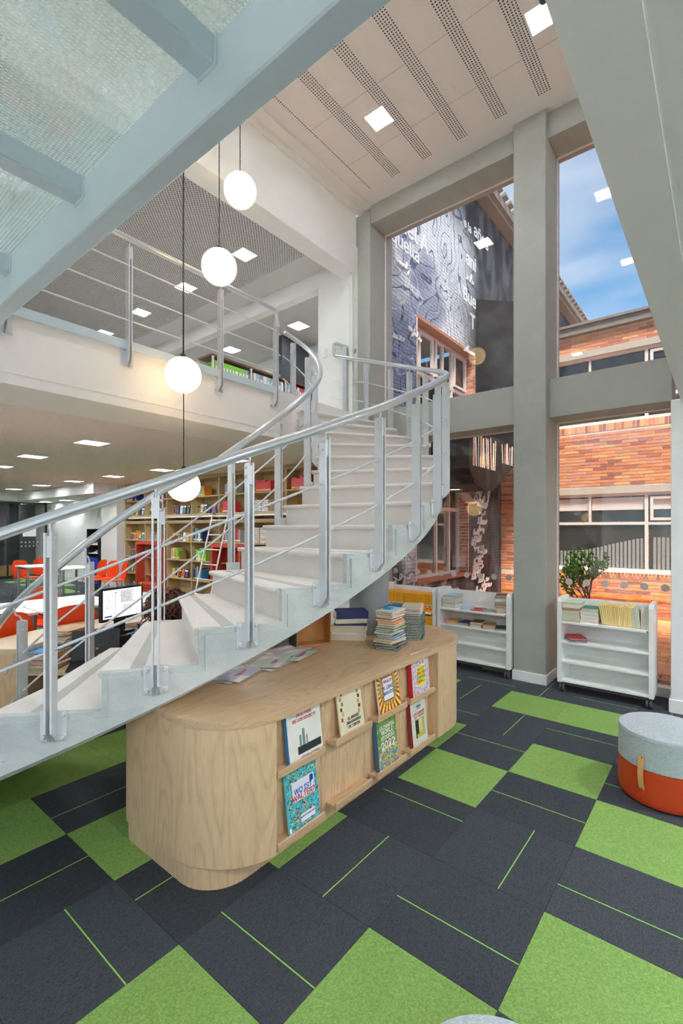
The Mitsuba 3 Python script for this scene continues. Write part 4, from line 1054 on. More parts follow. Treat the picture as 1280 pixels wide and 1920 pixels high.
for i in range(14):
    t = q.uniform(.009, .012)
    upright(x, 1.80, .666, t-.0005, .14, .165+q.uniform(-.003, .003), c(q.choice(('c9c8b8', '8fa7b8', 'b8bda8', 'd5d2c4'))), c('e4dfcd'), -.10 if i < 5 else 0.0, 'pale booklet standing on the right truck, %s from its left' % NTH[i], 'book', 'upright pale booklets on the right truck')
    x += t
stack(-.02, 1.86, .48, .35, [('grey', .15, .21, .006, 0), ('pale blue', .15, .21, .006, .1), ('pink', .15, .21, .006, -.1), ('red', .15, .21, .006, .05), ('grey', .15, .21, .006, .2), ('red', .15, .21, .007, .1)], 'the small pile inside the right truck', 'booklet pile in the right truck', .012, 12)
# left truck
stack(-1.30, 1.92, .655, 0, [('white', .155, .21, .022, 0), ('white', .15, .21, .026, .04), ('grey', .15, .21, .010, 0), ('white', .15, .21, .020, .05), ('cream', .15, .21, .018, 0), ('white', .15, .21, .022, -.04), ('pale green', .15, .21, .010, .05), ('pale blue', .15, .21, .008, .1)], 'the white stack on the left truck', 'white stack on the left truck', .006, 13)
for i, (x, cn) in enumerate(((-1.13, 'pale blue'), (-1.00, 'red'), (-.875, 'grey'))):
    stack(x, 1.92, .655, .3, [(cn, .15, .21, .006, 0)], 'the row lying on the left truck', None, .004, 20+i, 'booklet')
stack(-.735, 1.92, .655, .2, [(q.choice(('olive', 'tan', 'cream', 'brown')), .13, .19, q.choice((.012, .016, .020)), q.uniform(-.1, .25)) for _ in range(11)]+[('brown', .135, .19, .014, .1)], 'the yellowed stack on the left truck', 'old yellowed stack on the left truck', .012, 14)
stack(-1.28, 1.90, .48, .2, [('red', .13, .19, .022, 0), ('orange', .13, .19, .016, 0)], 'the orange pair inside the left truck', 'orange pair on the left truck', .003, 15)
stack(-1.13, 1.90, .48, 0, [('pale blue', .13, .19, .012, 0), ('grey', .13, .19, .012, 0), ('navy', .13, .19, .012, 0)], 'the blue-grey pile inside the left truck', 'blue-grey pile on the left truck', .003, 16)
stack(-1.00, 1.90, .48, .1, [('tan', .12, .18, .030, 0), ('brown', .12, .18, .026, .05)], 'the thick brown pair inside the left truck', 'brown pair on the left truck', .003, 17)
stack(-.87, 1.90, .48, .3, [('tan', .13, .19, .016, 0), ('olive', .13, .19, .012, .1), ('tan', .13, .19, .012, 0)], 'the olive pile inside the left truck', 'olive pile on the left truck', .005, 18)
stack(-.745, 1.90, .48, .4, [('grey', .13, .19, .012, 0), ('dark grey', .13, .19, .010, 0)], 'the dark pair inside the left truck', 'dark pair on the left truck', .003, 19)
# yellow file boxes on the third truck
for lvl, (z, h) in enumerate(((.575, .20), (.345, .19), (.125, .19))):
    x = -2.165
    i = 0
    while x < -1.54:
        t = .047
        b = thing('file_box', 'yellow magazine file box, %s from the left on the %s shelf behind the desk' % (NTH[i], ('top', 'middle', 'bottom')[lvl]), 'file box', 'yellow file boxes on the %s shelf' % ('top', 'middle', 'bottom')[lvl])
        dy = q.uniform(0, .012)
        part(b, 'case', cbox(x+.001, x+t-.001, 1.82+dy, 2.04, z+.0005, z+h, .002), 'mat_yellow_file')
        partvc(b, 'label_sticker', [(box(x+.013, x+t-.013, 1.8188+dy, 1.8199+dy, z+.05, z+.085), c('f0efe9')), (box(x+.017, x+.027, 1.8184+dy, 1.8189+dy, z+.058, z+.076), c('1d1d1d')), (box(x+.013, x+t-.013, 1.8188+dy, 1.8199+dy, z+.036, z+.048), c('d82a4a'))])
        x += t; i += 1
P('mat_yellow_file', 'f0a516', .5)

# ---------------------------------------------------------------- ottomans
def ottoman(x, y, r, h, split, label, ang):
    k = thing('ottoman', label, 'ottoman')
    b = .025
    part(k, 'base', lathe([(0, .004), (r-.035, .004), (r-.010, .012), (r, .04), (r+.001, split), (r-.004, split+.001), (0, split+.001)], 64, x, y), 'mat_rust_leather', 30, label='rust red leather lower half')
    part(k, 'seat', lathe([(0, split+.002), (r-.003, split+.002), (r, split+.006), (r, h-b), (r-.004, h-b*.5), (r-.014, h-.006), (r-.03, h), (r*.5, h+.004), (0, h+.005)], 64, x, y), 'mat_felt', 30, label='grey felt upper half')
    part(k, 'seam', lathe([(r+.0005, h-b-.001), (r+.0022, h-b), (r+.0005, h-b+.002)], 64, x, y), 'mat_felt', 30)
    dx, dy = math.cos(ang), math.sin(ang)
    zs_ = np.linspace(split-.105, split+.075, 14)
    off = [.003+.016*math.sin(PI*i/13) for i in range(14)]
    w = .0145
    v, f = [], []
    for z, o in zip(zs_, off):
        for s in (-1, 1):
            for d in (0, .003):
                v.append((x+dx*(r+o+d)-dy*s*w, y+dy*(r+o+d)+dx*s*w, z))
    for i in range(13):
        a, b_ = 4*i, 4*i+4
        for p, q_ in ((1, 3), (3, 2), (2, 0), (0, 1)):
            f += [[a+p, a+q_, b_+q_], [a+p, b_+q_, b_+p]]
    part(k, 'strap', trimesh.Trimesh(np.array(v), np.array(f), process=False), 'mat_leather_tan', label='tan leather strap handle')
    for z in (split-.097, split+.067):
        part(k, 'rivet', at(lathe([(0, 0), (.005, 0), (.004, .002), (0, .0026)], 12), x+dx*(r+.0065), y+dy*(r+.0065), z, rz=ang, ry=PI/2), 'mat_dark')
    part(k, 'tag', at(box(-.001, .001, -.006, .006, -.03, 0), x+dx*(r+.005)-dy*.008, y+dy*(r+.005)+dx*.008, split-.105, rz=ang), 'mat_red_tag')
    return k
P('mat_red_tag', 'e23a2a', .5)
ottoman(.795, .295, .232, .40, .205, 'round ottoman of grey felt over rust leather, on the carpet by the right picture edge', -1.95)
ottoman(.745, -2.10, .205, .43, .22, 'round grey felt ottoman top cut by the bottom picture edge', -1.2)

# ---------------------------------------------------------------- staff counter inside the spiral
AX, AY = -1.90, -.90
def arcband(r0, r1, a0, a1, z0, z1, n=24):
    v, f = [], []
    for i in range(n+1):
        a = a0+(a1-a0)*i/n
        for r, z in ((r0, z0), (r1, z0), (r1, z1), (r0, z1)):
            v.append((AX+r*math.cos(a), AY+r*math.sin(a), z))
    for i in range(n):
        p, q_ = 4*i, 4*i+4
        for s, t in ((0, 1), (1, 2), (2, 3), (3, 0)):
            f += [[p+s, q_+t, q_+s], [p+s, p+t, q_+t]]
    m = 4*n
    f += [[0, 2, 1], [0, 3, 2], [m, m+1, m+2], [m, m+2, m+3]]
    return trimesh.Trimesh(np.array(v), np.array(f), process=False)
A0, A1 = math.radians(146), math.radians(221)
k = thing('staff_counter', 'curved pale oak staff counter behind the staircase, with a lower work shelf inside', 'counter')
part(k, 'top', arcband(1.32, 1.74, A0, A1, .62, .655), 'mat_oak_pale')
part(k, 'front_panel', arcband(1.67, 1.70, A0, A1, .0, .62), 'mat_oak_up')
part(k, 'inner_panel', arcband(1.37, 1.40, A0, A1, .02, .62), 'mat_oak_up')
part(k, 'end_panel', arcband(1.34, 1.72, A1-.035, A1, .0, .62, 1), 'mat_oak_up')
part(k, 'work_shelf', arcband(.92, 1.37, A0, A1-.02, .455, .480), 'mat_oak_pale')
part(k, 'shelf_leg', cat(*[arcband(1.0, 1.35, a-.01, a+.01, .0, .455, 1) for a in (A0+.05, A0+.7)]), 'mat_oak_up')
def onarc(r, deg): return AX+r*math.cos(math.radians(deg)), AY+r*math.sin(math.radians(deg))
# magazine piles on the work shelf
q = random.Random(17)
def mags(r, deg, n, z, where, seed, cols):
    x, y = onarc(r, deg)
    return stack(x, y, z, math.radians(deg), [(cols[i % len(cols)], .20, .27, .012, q.uniform(-.12, .12)) for i in range(n)], where, 'magazine pile: '+where, .012, seed, 'magazine')
mags(1.22, 214, 12, .48, 'the left pile on the work shelf behind the stair', 41, ['tan', 'tan', 'lime green', 'white', 'red', 'tan', 'tan', 'tan', 'cream', 'yellow', 'tan', 'blue'])
mags(1.24, 203, 21, .48, 'the tallest pile on the work shelf behind the stair', 42, ['tan', 'cream', 'tan', 'tan', 'white'])
mags(1.06, 196, 9, .48, 'the red pile on the work shelf behind the stair', 43, ['cream', 'tan', 'olive', 'yellow', 'white', 'red', 'red', 'red', 'yellow'])
# monitor, laptop, printer and small things
def screen(x, y, z, rot, w, h, label):
    k = thing('computer_monitor', label, 'monitor')
    tw = tf(x, y, z, rot)
    part(k, 'bezel', cat(cbox(-w/2-.018, w/2+.018, .004, .034, -.022, h+.018, .004)), 'mat_black', tw=tw)
    part(k, 'screen', quad((-w/2, .0034, 0), (w/2, .0034, 0), (w/2, .0034, h), (-w/2, .0034, h)), 'mat_white_metal', tw=tw, emitter=EM((.40, .40, .43)))
    ln = []
    g = c('4a4a52')
    for i in range(10):
        ln.append((box(-w*.45, -w*.45+w*(.10+.06*((i*7) % 3)), .0024, .0030, h*(.90-.065*i), h*(.905-.065*i)), g))
    for i in range(16):
        ln.append((box(-w*.06, w*.31-w*.05*((i*5) % 3), .0024, .0030, h*(.92-.027*i), h*(.929-.027*i)), g))
    for i in range(5):
        ln.append((box(-w*.02+w*.03*(i % 2), w*.22, .0024, .0030, h*(.40-.032*i), h*(.408-.032*i)), g))
    ln += [(box(-w*.20, -w*.17, .0024, .0030, h*.86, h*.90), c('1f4fc0')), (box(-w*.46, -w*.28, .0024, .0030, h*.06, h*.10), c('1f4fd0')), (box(-w*.192, -w*.188, .0024, .0030, h*.1, h*.84), g)]
    partvc(k, 'screen_text', ln, tw=tw)
    part(k, 'stand', cat(box(-.05, .05, .034, .055, -.12, h*.5), box(-.11, .11, -.02, .13, -.135, -.122)), 'mat_black', tw=tw)
    part(k, 'sticky_flag', box(w*.47, w*.5, -.002, .004, h+.012, h+.034), 'mat_sticky', tw=tw)
P('mat_sticky', 'f2d21c', .5)
screen(-2.90, -1.02, .785, math.radians(104.5), .39, .235, 'black computer monitor showing a text document, behind the stair treads')
k = thing('monitor_riser', 'black box under the monitor, behind the stair', 'box')
part(k, 'case', cat(at(cbox(-.17, .17, -.10, .22, .0, .165, .004), -2.90, -1.02, .481, rz=math.radians(104.5))), 'mat_black')
k = thing('laptop', 'open black laptop seen from the side on the work shelf behind the stair', 'laptop')
part(k, 'lid', at(cbox(-.17, .17, -.004, .006, 0, .23, .002), -2.78, -1.30, .50, rz=math.radians(60), rx=-.25), 'mat_dark')
part(k, 'keyboard', at(cbox(-.17, .17, -.24, 0, 0, .016, .002), -2.78, -1.30, .481, rz=math.radians(60)), 'mat_dark')
mx, my = -2.70, -.99
tag(add('hourglass', cat(lathe([(0, 0), (.02, 0), (.02, .01), (.012, .012), (.004, .05), (.012, .088), (.02, .09), (.02, .10), (0, .10)], 14, mx, my, .6475)), 'mat_blue', 30), 'small blue-capped bottle on the black box by the monitor', 'bottle')
tag(add('pencil_case', cbox(mx+.03, mx+.13, my+.02, my+.08, .6475, .675, .01), 'mat_pink'), 'pink pencil case on the black box by the monitor', 'pencil case')
tag(add('pencil_case', cbox(mx-.0, mx+.12, my-.07, my-.02, .6475, .667, .01), 'mat_cyan'), 'turquoise pencil case on the black box by the monitor', 'pencil case')
P('mat_pink', 'cf5fc0', .5); P('mat_cyan', '22b2c8', .5)
k = thing('photo_frame', 'small white picture frame beside the black box, behind the stair', 'picture frame')
part(k, 'frame', at(cat(box(-.045, .045, 0, .01, 0, .008), box(-.045, .045, 0, .01, .092, .10), box(-.045, -.037, 0, .01, 0, .1), box(.037, .045, 0, .01, 0, .1)), -2.62, -1.14, .481, rz=.7), 'mat_white_metal')
part(k, 'picture', at(box(-.038, .038, .003, .006, .008, .092), -2.62, -1.14, .481, rz=.7), 'mat_orange_wood')

# ---------------------------------------------------------------- person working at the counter (only the hair shows above the treads)
def limb(js):
    """js: list of (point, radius); hull chain"""
    out = []
    sp = [manifold3d.Manifold.sphere(r, 20).translate(tuple(map(float, p))) for p, r in js]
    for a, b in zip(sp[:-1], sp[1:]):
        out.append(manifold3d.Manifold.batch_hull([a, b]))
    return out
def fuse(parts_, ln=.018, it=8):
    m = manifold3d.Manifold.batch_boolean(parts_, manifold3d.OpType.Add).refine_to_length(ln)
    me = m.to_mesh()
    t = trimesh.Trimesh(me.vert_properties[:, :3], me.tri_verts, process=True)
    trimesh.smoothing.filter_taubin(t, iterations=it)
    return t
HX, HY = -2.36, -.93
pk = thing('person', 'person with curly brown hair and a dark top seated behind the stair, facing the monitor', 'person')
S = .93
def W(x, y, z): # local: +x = forward (towards the monitor), y = left
    a = math.radians(185)
    return np.array([HX+(x*math.cos(a)-y*math.sin(a))*S, HY+(x*math.sin(a)+y*math.cos(a))*S, z*S])
sk = []
sk += limb([(W(-.02, 0, .90), .062), (W(.02, 0, .985), .085)])+limb([(W(.02, 0, .985), .088), (W(.045, 0, .945), .062)])
sk += limb([(W(.075, 0, .93), .045), (W(.10, 0, .955), .018), (W(.085, 0, .985), .012)])
for s in (-1, 1):
    sk += limb([(W(.02, s*.085, .97), .016), (W(.015, s*.088, .995), .014)])
    hnd = W(.40, s*.12, .60)
    sk += limb([(W(.19, s*.21, .615), .032), (hnd, .024)])+limb([(hnd, .026), (W(.47, s*.115, .595), .022)])
    for fi in range(4):
        b0 = W(.475, s*(.09+.018*fi), .597)
        sk += limb([(b0, .0095), (b0+(W(.045, 0, 0)-W(0, 0, 0))*np.array([1, 1, 0])+np.array([0, 0, -.004]), .0085), (b0+(W(.068, 0, 0)-W(0, 0, 0))*np.array([1, 1, 0])+np.array([0, 0, -.02]), .0075)])
    sk += limb([(W(.42, s*.085, .60), .011), (W(.45, s*.062, .595), .009), (W(.475, s*.058, .588), .008)])
part(pk, 'body', fuse(sk, .012, 5), 'mat_skin', True)
tp = limb([(W(-.06, 0, .50), .135), (W(-.05, 0, .66), .125), (W(-.03, 0, .82), .12), (W(-.02, 0, .88), .06)])
for s in (-1, 1):
    tp += limb([(W(-.03, s*.06, .83), .075), (W(-.02, s*.175, .80), .058), (W(.02, s*.23, .66), .046), (W(.19, s*.21, .615), .038)])
part(pk, 'sweater', fuse(tp, .02), 'mat_dark', True)
tr_ = []
for s in (-1, 1):
    tr_ += limb([(W(-.05, s*.08, .47), .105), (W(.36, s*.10, .47), .075), (W(.40, s*.10, .12), .05)])
part(pk, 'trousers', fuse(tr_, .025), 'mat_sock', True)
part(pk, 'shoes', cat(*[at(cbox(-.04, .04, -.10, .14, .0, .085, .03), *W(.42, s*.10, 0), rz=math.radians(185-90)) for s in (-1, 1)]), 'mat_black')
part(pk, 'eyes', cat(*[trimesh.Trimesh(sph.vertices[:, :]*.011+W(.098, s*.032, .992), sph.faces, process=False) for s in (-1, 1)]), 'mat_white_metal', True)
part(pk, 'mouth', tube([W(.093, -.022, .925), W(.103, 0, .922), W(.093, .022, .925)], .006, 6), 'mat_red_felt', True)
hr = random.Random(77)
hs = []
cen = W(.0, 0, 1.0)
fwd = W(1, 0, 0)-W(0, 0, 0); fwd /= np.linalg.norm(fwd)
for i in range(420):
    while True:
        d = np.array([hr.gauss(0, 1), hr.gauss(0, 1), hr.gauss(.25, 1)]); d /= np.linalg.norm(d)
        if d @ fwd < .55-.4*(d[2] < .1):
            break
    p = cen+d*np.array([.088, .088, .10])
    pts = [p]
    dirn = d*.6+np.array([0, 0, -.25])
    w1, w2, ph = hr.uniform(.010, .018), hr.uniform(9, 13), hr.uniform(0, 6)
    u = np.cross(d, [0, 0, 1.0]); u /= np.linalg.norm(u)+1e-9
    L = hr.uniform(.10, .20)
    for s in range(1, 9):
        dirn = dirn*.8+np.array([0, 0, -.28])+d*.07
        dirn /= np.linalg.norm(dirn)
        p = p+dirn*L/8
        pts.append(p+u*w1*math.sin(w2*s/8*2+ph)+d*w1*.8*math.cos(w2*s/8*2+ph))
    hs.append(tube(pts, np.linspace(.0085, .004, 9), 5))
scalp = trimesh.Trimesh(sph.vertices*np.array([.098, .098, .108])+cen-fwd*.012, sph.faces, process=False)
part(pk, 'hair', cat(hs, [scalp]), 'mat_hair', True, label='shoulder-length curly brown hair')
k = thing('office_chair', 'low dark office chair under the person behind the stair', 'chair')
part(k, 'seat', at(cbox(-.21, .21, -.21, .21, .29, .345, .02), HX+.05, HY, 0, rz=math.radians(185)), 'mat_dark')
part(k, 'gas_column', rod((HX+.05, HY, .05), (HX+.05, HY, .29), .025, 12), 'mat_black')
part(k, 'base', cat(*[rod((HX+.05, HY, .05), (HX+.05+.24*math.cos(a), HY+.24*math.sin(a), .035), .017, 8) for a in np.arange(5)*2*PI/5]), 'mat_black')

# ---------------------------------------------------------------- white tables and orange chairs
def table(x0, x1, y0, y1, z, label, group=None):
    k = thing('reading_table', label, 'table', group)
    part(k, 'top', cbox(x0, x1, y0, y1, z-.028, z, .006), 'mat_white_table')
    part(k, 'frame', cat(box(x0+.05, x1-.05, y0+.05, y0+.08, z-.06, z-.028), box(x0+.05, x1-.05, y1-.08, y1-.05, z-.06, z-.028)), 'mat_rubber')
    for x in (x0+.06, x1-.06):
        for y in (y0+.06, y1-.06):
            part(k, 'leg', cat(rod((x, y, .03), (x, y, z-.03), .022, 12), at(trimesh.creation.cylinder(.026, .02, sections=16), x, y, .026)), 'mat_steel_leg')
P('mat_steel_leg', '9aa0a8', .35, metallic=.5)
table(-4.48, -4.05, -2.60, -1.27, .73, 'white reading table at the left picture edge, front one of its pair')
table(-4.95, -4.50, -2.60, -1.22, .73, 'white reading table at the left picture edge, rear one of its pair')
table(-4.48, -4.04, -1.25, -.52, .73, 'white reading table left of the monitor, in front of its twin')
table(-4.97, -4.50, -1.20, -.45, .73, 'white reading table left of the monitor, behind its twin')
table(-4.62, -3.70, -.43, .12, .73, 'white reading table partly behind the monitor')
table(-10.9, -10.2, .55, 1.35, .73, 'white reading table far back at the left, with chairs on two sides')
table(-9.9, -9.1, .75, 1.45, .73, 'white reading table far back in front of the curved white wall')
def chair_meshes():
    # back shell: curved sheet with ribs, front face to +y
    n, m = 13, 9
    v, f = [], []
    for side in (0, 1):
        for j in range(m):
            s = j/(m-1)
            wid = .19+.045*math.sin(PI*min(1, s*1.15))-.05*max(0, s-.75)*2
            for i in range(n):
                u = i/(n-1)*2-1
                rib = .004*(math.cos(u*PI*7) > .2)*(abs(u) < .55)*(.15 < s < .9)
                v.append((u*wid, -.03-.055*s+.055*u*u-(rib if side else 0)-(.009 if side else 0), .46+.36*s-(.03*abs(u)**3*(s > .9))))
    o = n*m
    for j in range(m-1):
        for i in range(n-1):
            a = j*n+i
            f += [[a, a+1, a+n+1], [a, a+n+1, a+n], [o+a, o+a+n+1, o+a+1], [o+a, o+a+n, o+a+n+1]]
    ring = [i for i in range(n)]+[j*n+n-1 for j in range(1, m)]+[(m-1)*n+i for i in range(n-2, -1, -1)]+[j*n for j in range(m-2, 0, -1)]
    for a, b in zip(ring, ring[1:]+ring[:1]):
        f += [[a, b, o+b], [a, o+b, o+a]]
    back = trimesh.Trimesh(np.array(v), np.array(f), process=False)
    # seat pan
    v, f = [], []
    for side in (0, 1):
        for j in range(7):
            for i in range(9):
                u, s = i/4-1, j/6
                v.append((u*(.21-.02*s), -.03+.42*s, .445+.02*u*u-.03*max(0, s-.75)*2-.012*math.sin(PI*s)-(.01 if side else 0)))
    o = 63
    for j in range(6):
        for i in range(8):
            a = j*9+i
            f += [[a, a+1, a+10], [a, a+10, a+9], [o+a, o+a+10, o+a+1], [o+a, o+a+9, o+a+10]]
    ring = list(range(9))+[j*9+8 for j in range(1, 7)]+[54+i for i in range(7, -1, -1)]+[j*9 for j in range(5, 0, -1)]
    for a, b in zip(ring, ring[1:]+ring[:1]):
        f += [[a, o+b, b], [a, o+a, o+b]]
    seat = trimesh.Trimesh(np.array(v), np.array(f), process=False)
    yoke = cat(*[box(x-.012, x+.012, -.045, -.02, .42, .50) for x in (-.09, -.03, .03, .09)], box(-.12, .12, -.045, -.022, .455, .47))
    legs = [tube([(s*.15, y0, .43), (s*.19, y1, 0.008)], .010, 8) for s in (-1, 1) for y0, y1 in ((.02, -.06), (.33, .38))]
    return back, seat, yoke, legs
cb, cs, cyk, cl = chair_meshes()
CB, CS, CYK = mikit.ply(cb, 'mat_orange', 40), mikit.ply(cs, 'mat_orange', 40), mikit.ply(cyk, 'mat_orange')
CL = [mikit.ply(m, 'mat_chrome', True) for m in cl]
def chair(x, y, rz, label, group=None):
    k = thing('school_chair', label, 'chair', group)
    tw = tf(x, y, 0, rz)
    part(k, 'backrest', CB, None, tw=tw); part(k, 'seat', CS, None, tw=tw); part(k, 'yoke', CYK, None, tw=tw)
    for m in CL:
        part(k, 'leg', m, None, tw=tw)
chair(-3.72, -1.10, math.radians(95), 'orange plastic chair with its ribbed back to the camera, between the two nearest railing posts')
chair(-3.70, -1.66, math.radians(90), 'orange plastic chair cut by the left picture edge, in front of the white tables')
chair(-5.28, -.85, math.radians(-90), 'orange chair whose back top shows over the white tables, right of the nearest post')
chair(-5.25, -1.60, math.radians(-90), 'orange chair whose back top shows over the white tables, at the left picture edge')
chair(-11.15, .75, math.radians(-60), 'far orange chair at the left end of the back table, nearer one of two')
chair(-11.55, 1.32, math.radians(-80), 'far orange chair at the left end of the back table, rear one of two')
chair(-9.90, 1.95, math.radians(180), 'far orange chair behind the back table, leftmost of three')
chair(-9.38, 1.95, math.radians(185), 'far orange chair behind the back table, middle of three')
chair(-8.82, 1.92, math.radians(165), 'far orange chair behind the back table, rightmost of three')

# ---------------------------------------------------------------- oak wall bookcase
BX0, BW_, BY0, BY1 = -10.12, .913, 2.60, 2.915
NB = 7
lv = [.10, .49, .88, 1.27, 1.66, 2.18]
kb = thing('wall_bookcase', 'oak bookcase with open square bays along the back wall, full of books', 'bookcase')
for i in range(NB+1):
    x = BX0+BW_*i
    part(kb, 'upright', cbox(x-.014, x+.014, BY0, BY1, 0, 2.575, .002), 'mat_oak_shelf')
for z in lv+[2.575]:
    nm = 'shelf'
    part(kb, nm, box(BX0, BX0+BW_*NB, BY0+.002, BY1, z-.024, z), 'mat_oak_shelf')
part(kb, 'middle_board', box(BX0, BX0+BW_*NB, BY0-.01, BY1, 1.76, 1.83), 'mat_oak_shelf')
part(kb, 'middle_board', box(BX0, BX0+BW_*NB, BY0-.01, BY1, 1.66, 1.70), 'mat_oak_shelf')
part(kb, 'cornice', box(BX0-.014, BX0+BW_*NB+.014, BY0, BY1, 2.52, 2.586), 'mat_oak_shelf')
part(kb, 'plinth', box(BX0, BX0+BW_*NB, BY0+.02, BY1, 0, .076), 'mat_oak_shelf')
part(kb, 'back', box(BX0, BX0+BW_*NB, BY1-.006, BY1, 0, 2.575), 'mat_oak_shelf')
k = thing('ladder_rail', 'white tubular ladder rail along the middle board of the oak bookcase', 'rail')
part(k, 'tube', rod((BX0+.3, 2.54, 1.765), (BX0+BW_*NB, 2.54, 1.765), .018, 10), 'mat_white_metal')
for x in np.arange(BX0+.8, BX0+BW_*NB, .913):
    part(k, 'bracket', box(x-.012, x+.012, 2.535, 2.588, 1.755, 1.777), 'mat_white_metal')
k = thing('library_ladder', 'white tubular ladder leaning on the rail of the oak bookcase', 'ladder')
for x in (-6.52, -6.05):
    part(k, 'rail', rod((x-.12 if x < -6.3 else x-.10, 2.12, .03), (x, 2.50, 1.80), .016, 10), 'mat_white_metal')
for i in range(6):
    s = .16+.155*i
    y, z = 2.12+.38*s, .03+1.77*s
    part(k, 'rung', rod((-6.64+.12*s, y, z), (-6.15+.10*s, y, z), .012, 8), 'mat_white_metal')
for x in (-6.52, -6.05):
    part(k, 'hook', tube(bez([(x, 2.50, 1.79), (x, 2.52, 1.83), (x, 2.56, 1.80)], 5), .009, 6), 'mat_black')
# red reading nooks
def nook(x0, x1, label):
    k = thing('reading_nook', label, 'seat')
    o = sg.box(x0, .14, x1, 1.24).buffer(-.06).buffer(.06, 8)
    ii = sg.box(x0+.06, .20, x1-.06, 1.18).buffer(-.05).buffer(.05, 8)
    m = trimesh.creation.extrude_polygon(o.difference(ii), .36, engine='earcut')
    m.apply_transform(np.array([[1, 0, 0, 0], [0, 0, -1, 2.76], [0, 1, 0, 0], [0, 0, 0, 1.0]]))
    part(k, 'padded_frame', m, 'mat_red_felt')
    part(k, 'back_pad', cbox(x0+.05, x1-.05, 2.70, 2.76, .19, 1.19, .01), 'mat_red_felt')
    part(k, 'seat_pad', cbox(x0+.065, x1-.065, 2.42, 2.70, .202, .33, .02), 'mat_red_felt')
nook(-9.26, -8.34, 'red upholstered reading nook in the oak bookcase, left one, behind the post')
nook(-6.46, -5.58, 'red upholstered reading nook in the oak bookcase, right one, behind the ladder')
COLS = ['cream', 'white', 'orange', 'grey', 'blue', 'red', 'yellow', 'navy', 'green', 'brown', 'pale blue', 'tan', 'black', 'teal', 'pink', 'lime green', 'olive', 'purple']
BAY = ['one', 'two', 'three', 'four', 'five', 'six', 'seven']
SHN = ['lowest', 'second lowest', 'third lowest', 'middle', 'second highest', 'top']
q = random.Random(55)
nbooks = 0
def case_book(x, z, t, h, cn, lab, face=False):
    b = thing('book', lab, 'book')
    cov = np.array(c(CN[cn]))
    d = .17
    if face:
        parts_ = [(box(0, t, 0, .02, 0, h), cov), (box(.003, t-.003, .0015, .021, .003, h+.0005), c(CN['cream'])), (box(.0, t, -.001, 0, h*.72, h*.9), c(q.choice(('f2c23a', 'ee7f1c', 'f0f0ec', '30363f')))), (box(t*.2, t*.8, -.001, 0, h*.15, h*.62), c(q.choice(('24303c', 'b8442e', '3f8f5f', 'e8dfd0', '6a4a8c'))))]
        m, col = vc([(p_, cc) for p_, cc in parts_])
        m = at(m, rx=-.12)
    else:
        m, col = vc([(box(0, t, 0, d, 0, h), cov), (box(.002, t-.002, .004, d, .002, h+.0006), c(CN['cream'])), (box(.002, t-.002, -.0006, 0, h*.08, h*.2), c(q.choice(('f0f0ec', 'f0f0ec', 'f2c23a'))))])
    x_ = at(m, x, BY0+.03+(.06 if face else 0), z)
    scene[b] = mikit.ply(x_, 'mat_paint', False, color=col)
nth = lambda i: NTH[i] if i < len(NTH) else str(i+1)+'th'
for s in (5, 4, 3, 2, 1, 0):
    for b in range(NB):
        x0 = BX0+BW_*b+.03
        x1 = x0+BW_-.06
        z = lv[s]+.001
        if s == 4: z = 1.831
        if s in (0, 1, 2) and b in (1, 4) or s == 0 and b > 1:
            continue
        if b == 6 and s < 4:
            continue
        hmax = (.27, .27, .27, .27, .22, .24)[s]
        x = x0+q.uniform(0, .12)
        i = 0
        kind = 'face' if (b < 4 and q.random() < .75) else 'row'
        if b == 3 and s in (3, 1, 2): kind = 'row'
        if b >= 4 and s >= 3: kind = 'piles' if b == 5 and s in (3, 4) else 'row'
        if b == 6: kind = 'none' if s != 5 else 'row'
        palette = COLS if b < 4 else (['red', 'red', 'white', 'green', 'grey'] if s >= 4 else ['black', 'red', 'grey', 'navy'])
        if b == 3: palette = (['black', 'olive', 'black'], ['navy', 'tan', 'blue'], ['teal', 'lime green', 'white', 'lime green'], ['navy', 'blue', 'navy', 'white', 'green', 'grey'], COLS, COLS)[s]
        while x < x1-.05 and kind != 'none' and i < (2 if kind == 'piles' else 5 if b < 4 else 6):
            cn = palette[(i*5+s*3+b) % len(palette)] if b >= 3 else q.choice(COLS)
            if kind == 'face':
                t, h = q.uniform(.085, .12), q.uniform(.17, .21)
                case_book(x, z, t, h, cn, '%s face-out book, %s in the %s shelf of bookcase bay %s' % (cn, nth(i), SHN[s], BAY[b]), True)
                x += t+q.uniform(.008, .045)
            elif kind == 'row':
                t, h = q.uniform(.045, .075), q.uniform(.17, hmax)
                case_book(x, z, t, h, cn, '%s upright book, %s in the %s shelf of bookcase bay %s' % (cn, nth(i), SHN[s], BAY[b]))
                x += t+.001
                if q.random() < .06: x += .12
            else:
                hh = z
                while hh < z+hmax-.02:
                    t = .034
                    bkk = thing('book', 'white flat book, %s up in %s pile, %s shelf of bookcase bay %s' % (nth(int(round((hh-z)/t))), nth(i), SHN[s], BAY[b]), 'book')
                    m, col = vc([(box(x, x+.17, BY0+.03, BY0+.22, hh, hh+t*.22), c(q.choice(('8a6a4a', '6a4a3a', 'b89a7a')))), (box(x+.003, x+.167, BY0+.034, BY0+.218, hh+t*.22, hh+t*.98), c('e8e2dc'))])
                    scene[bkk] = mikit.ply(m, 'mat_paint', False, color=col)
                    nbooks += 1
                    hh += t
                x += .185
            nbooks += 1
            i += 1
print('case books', nbooks)
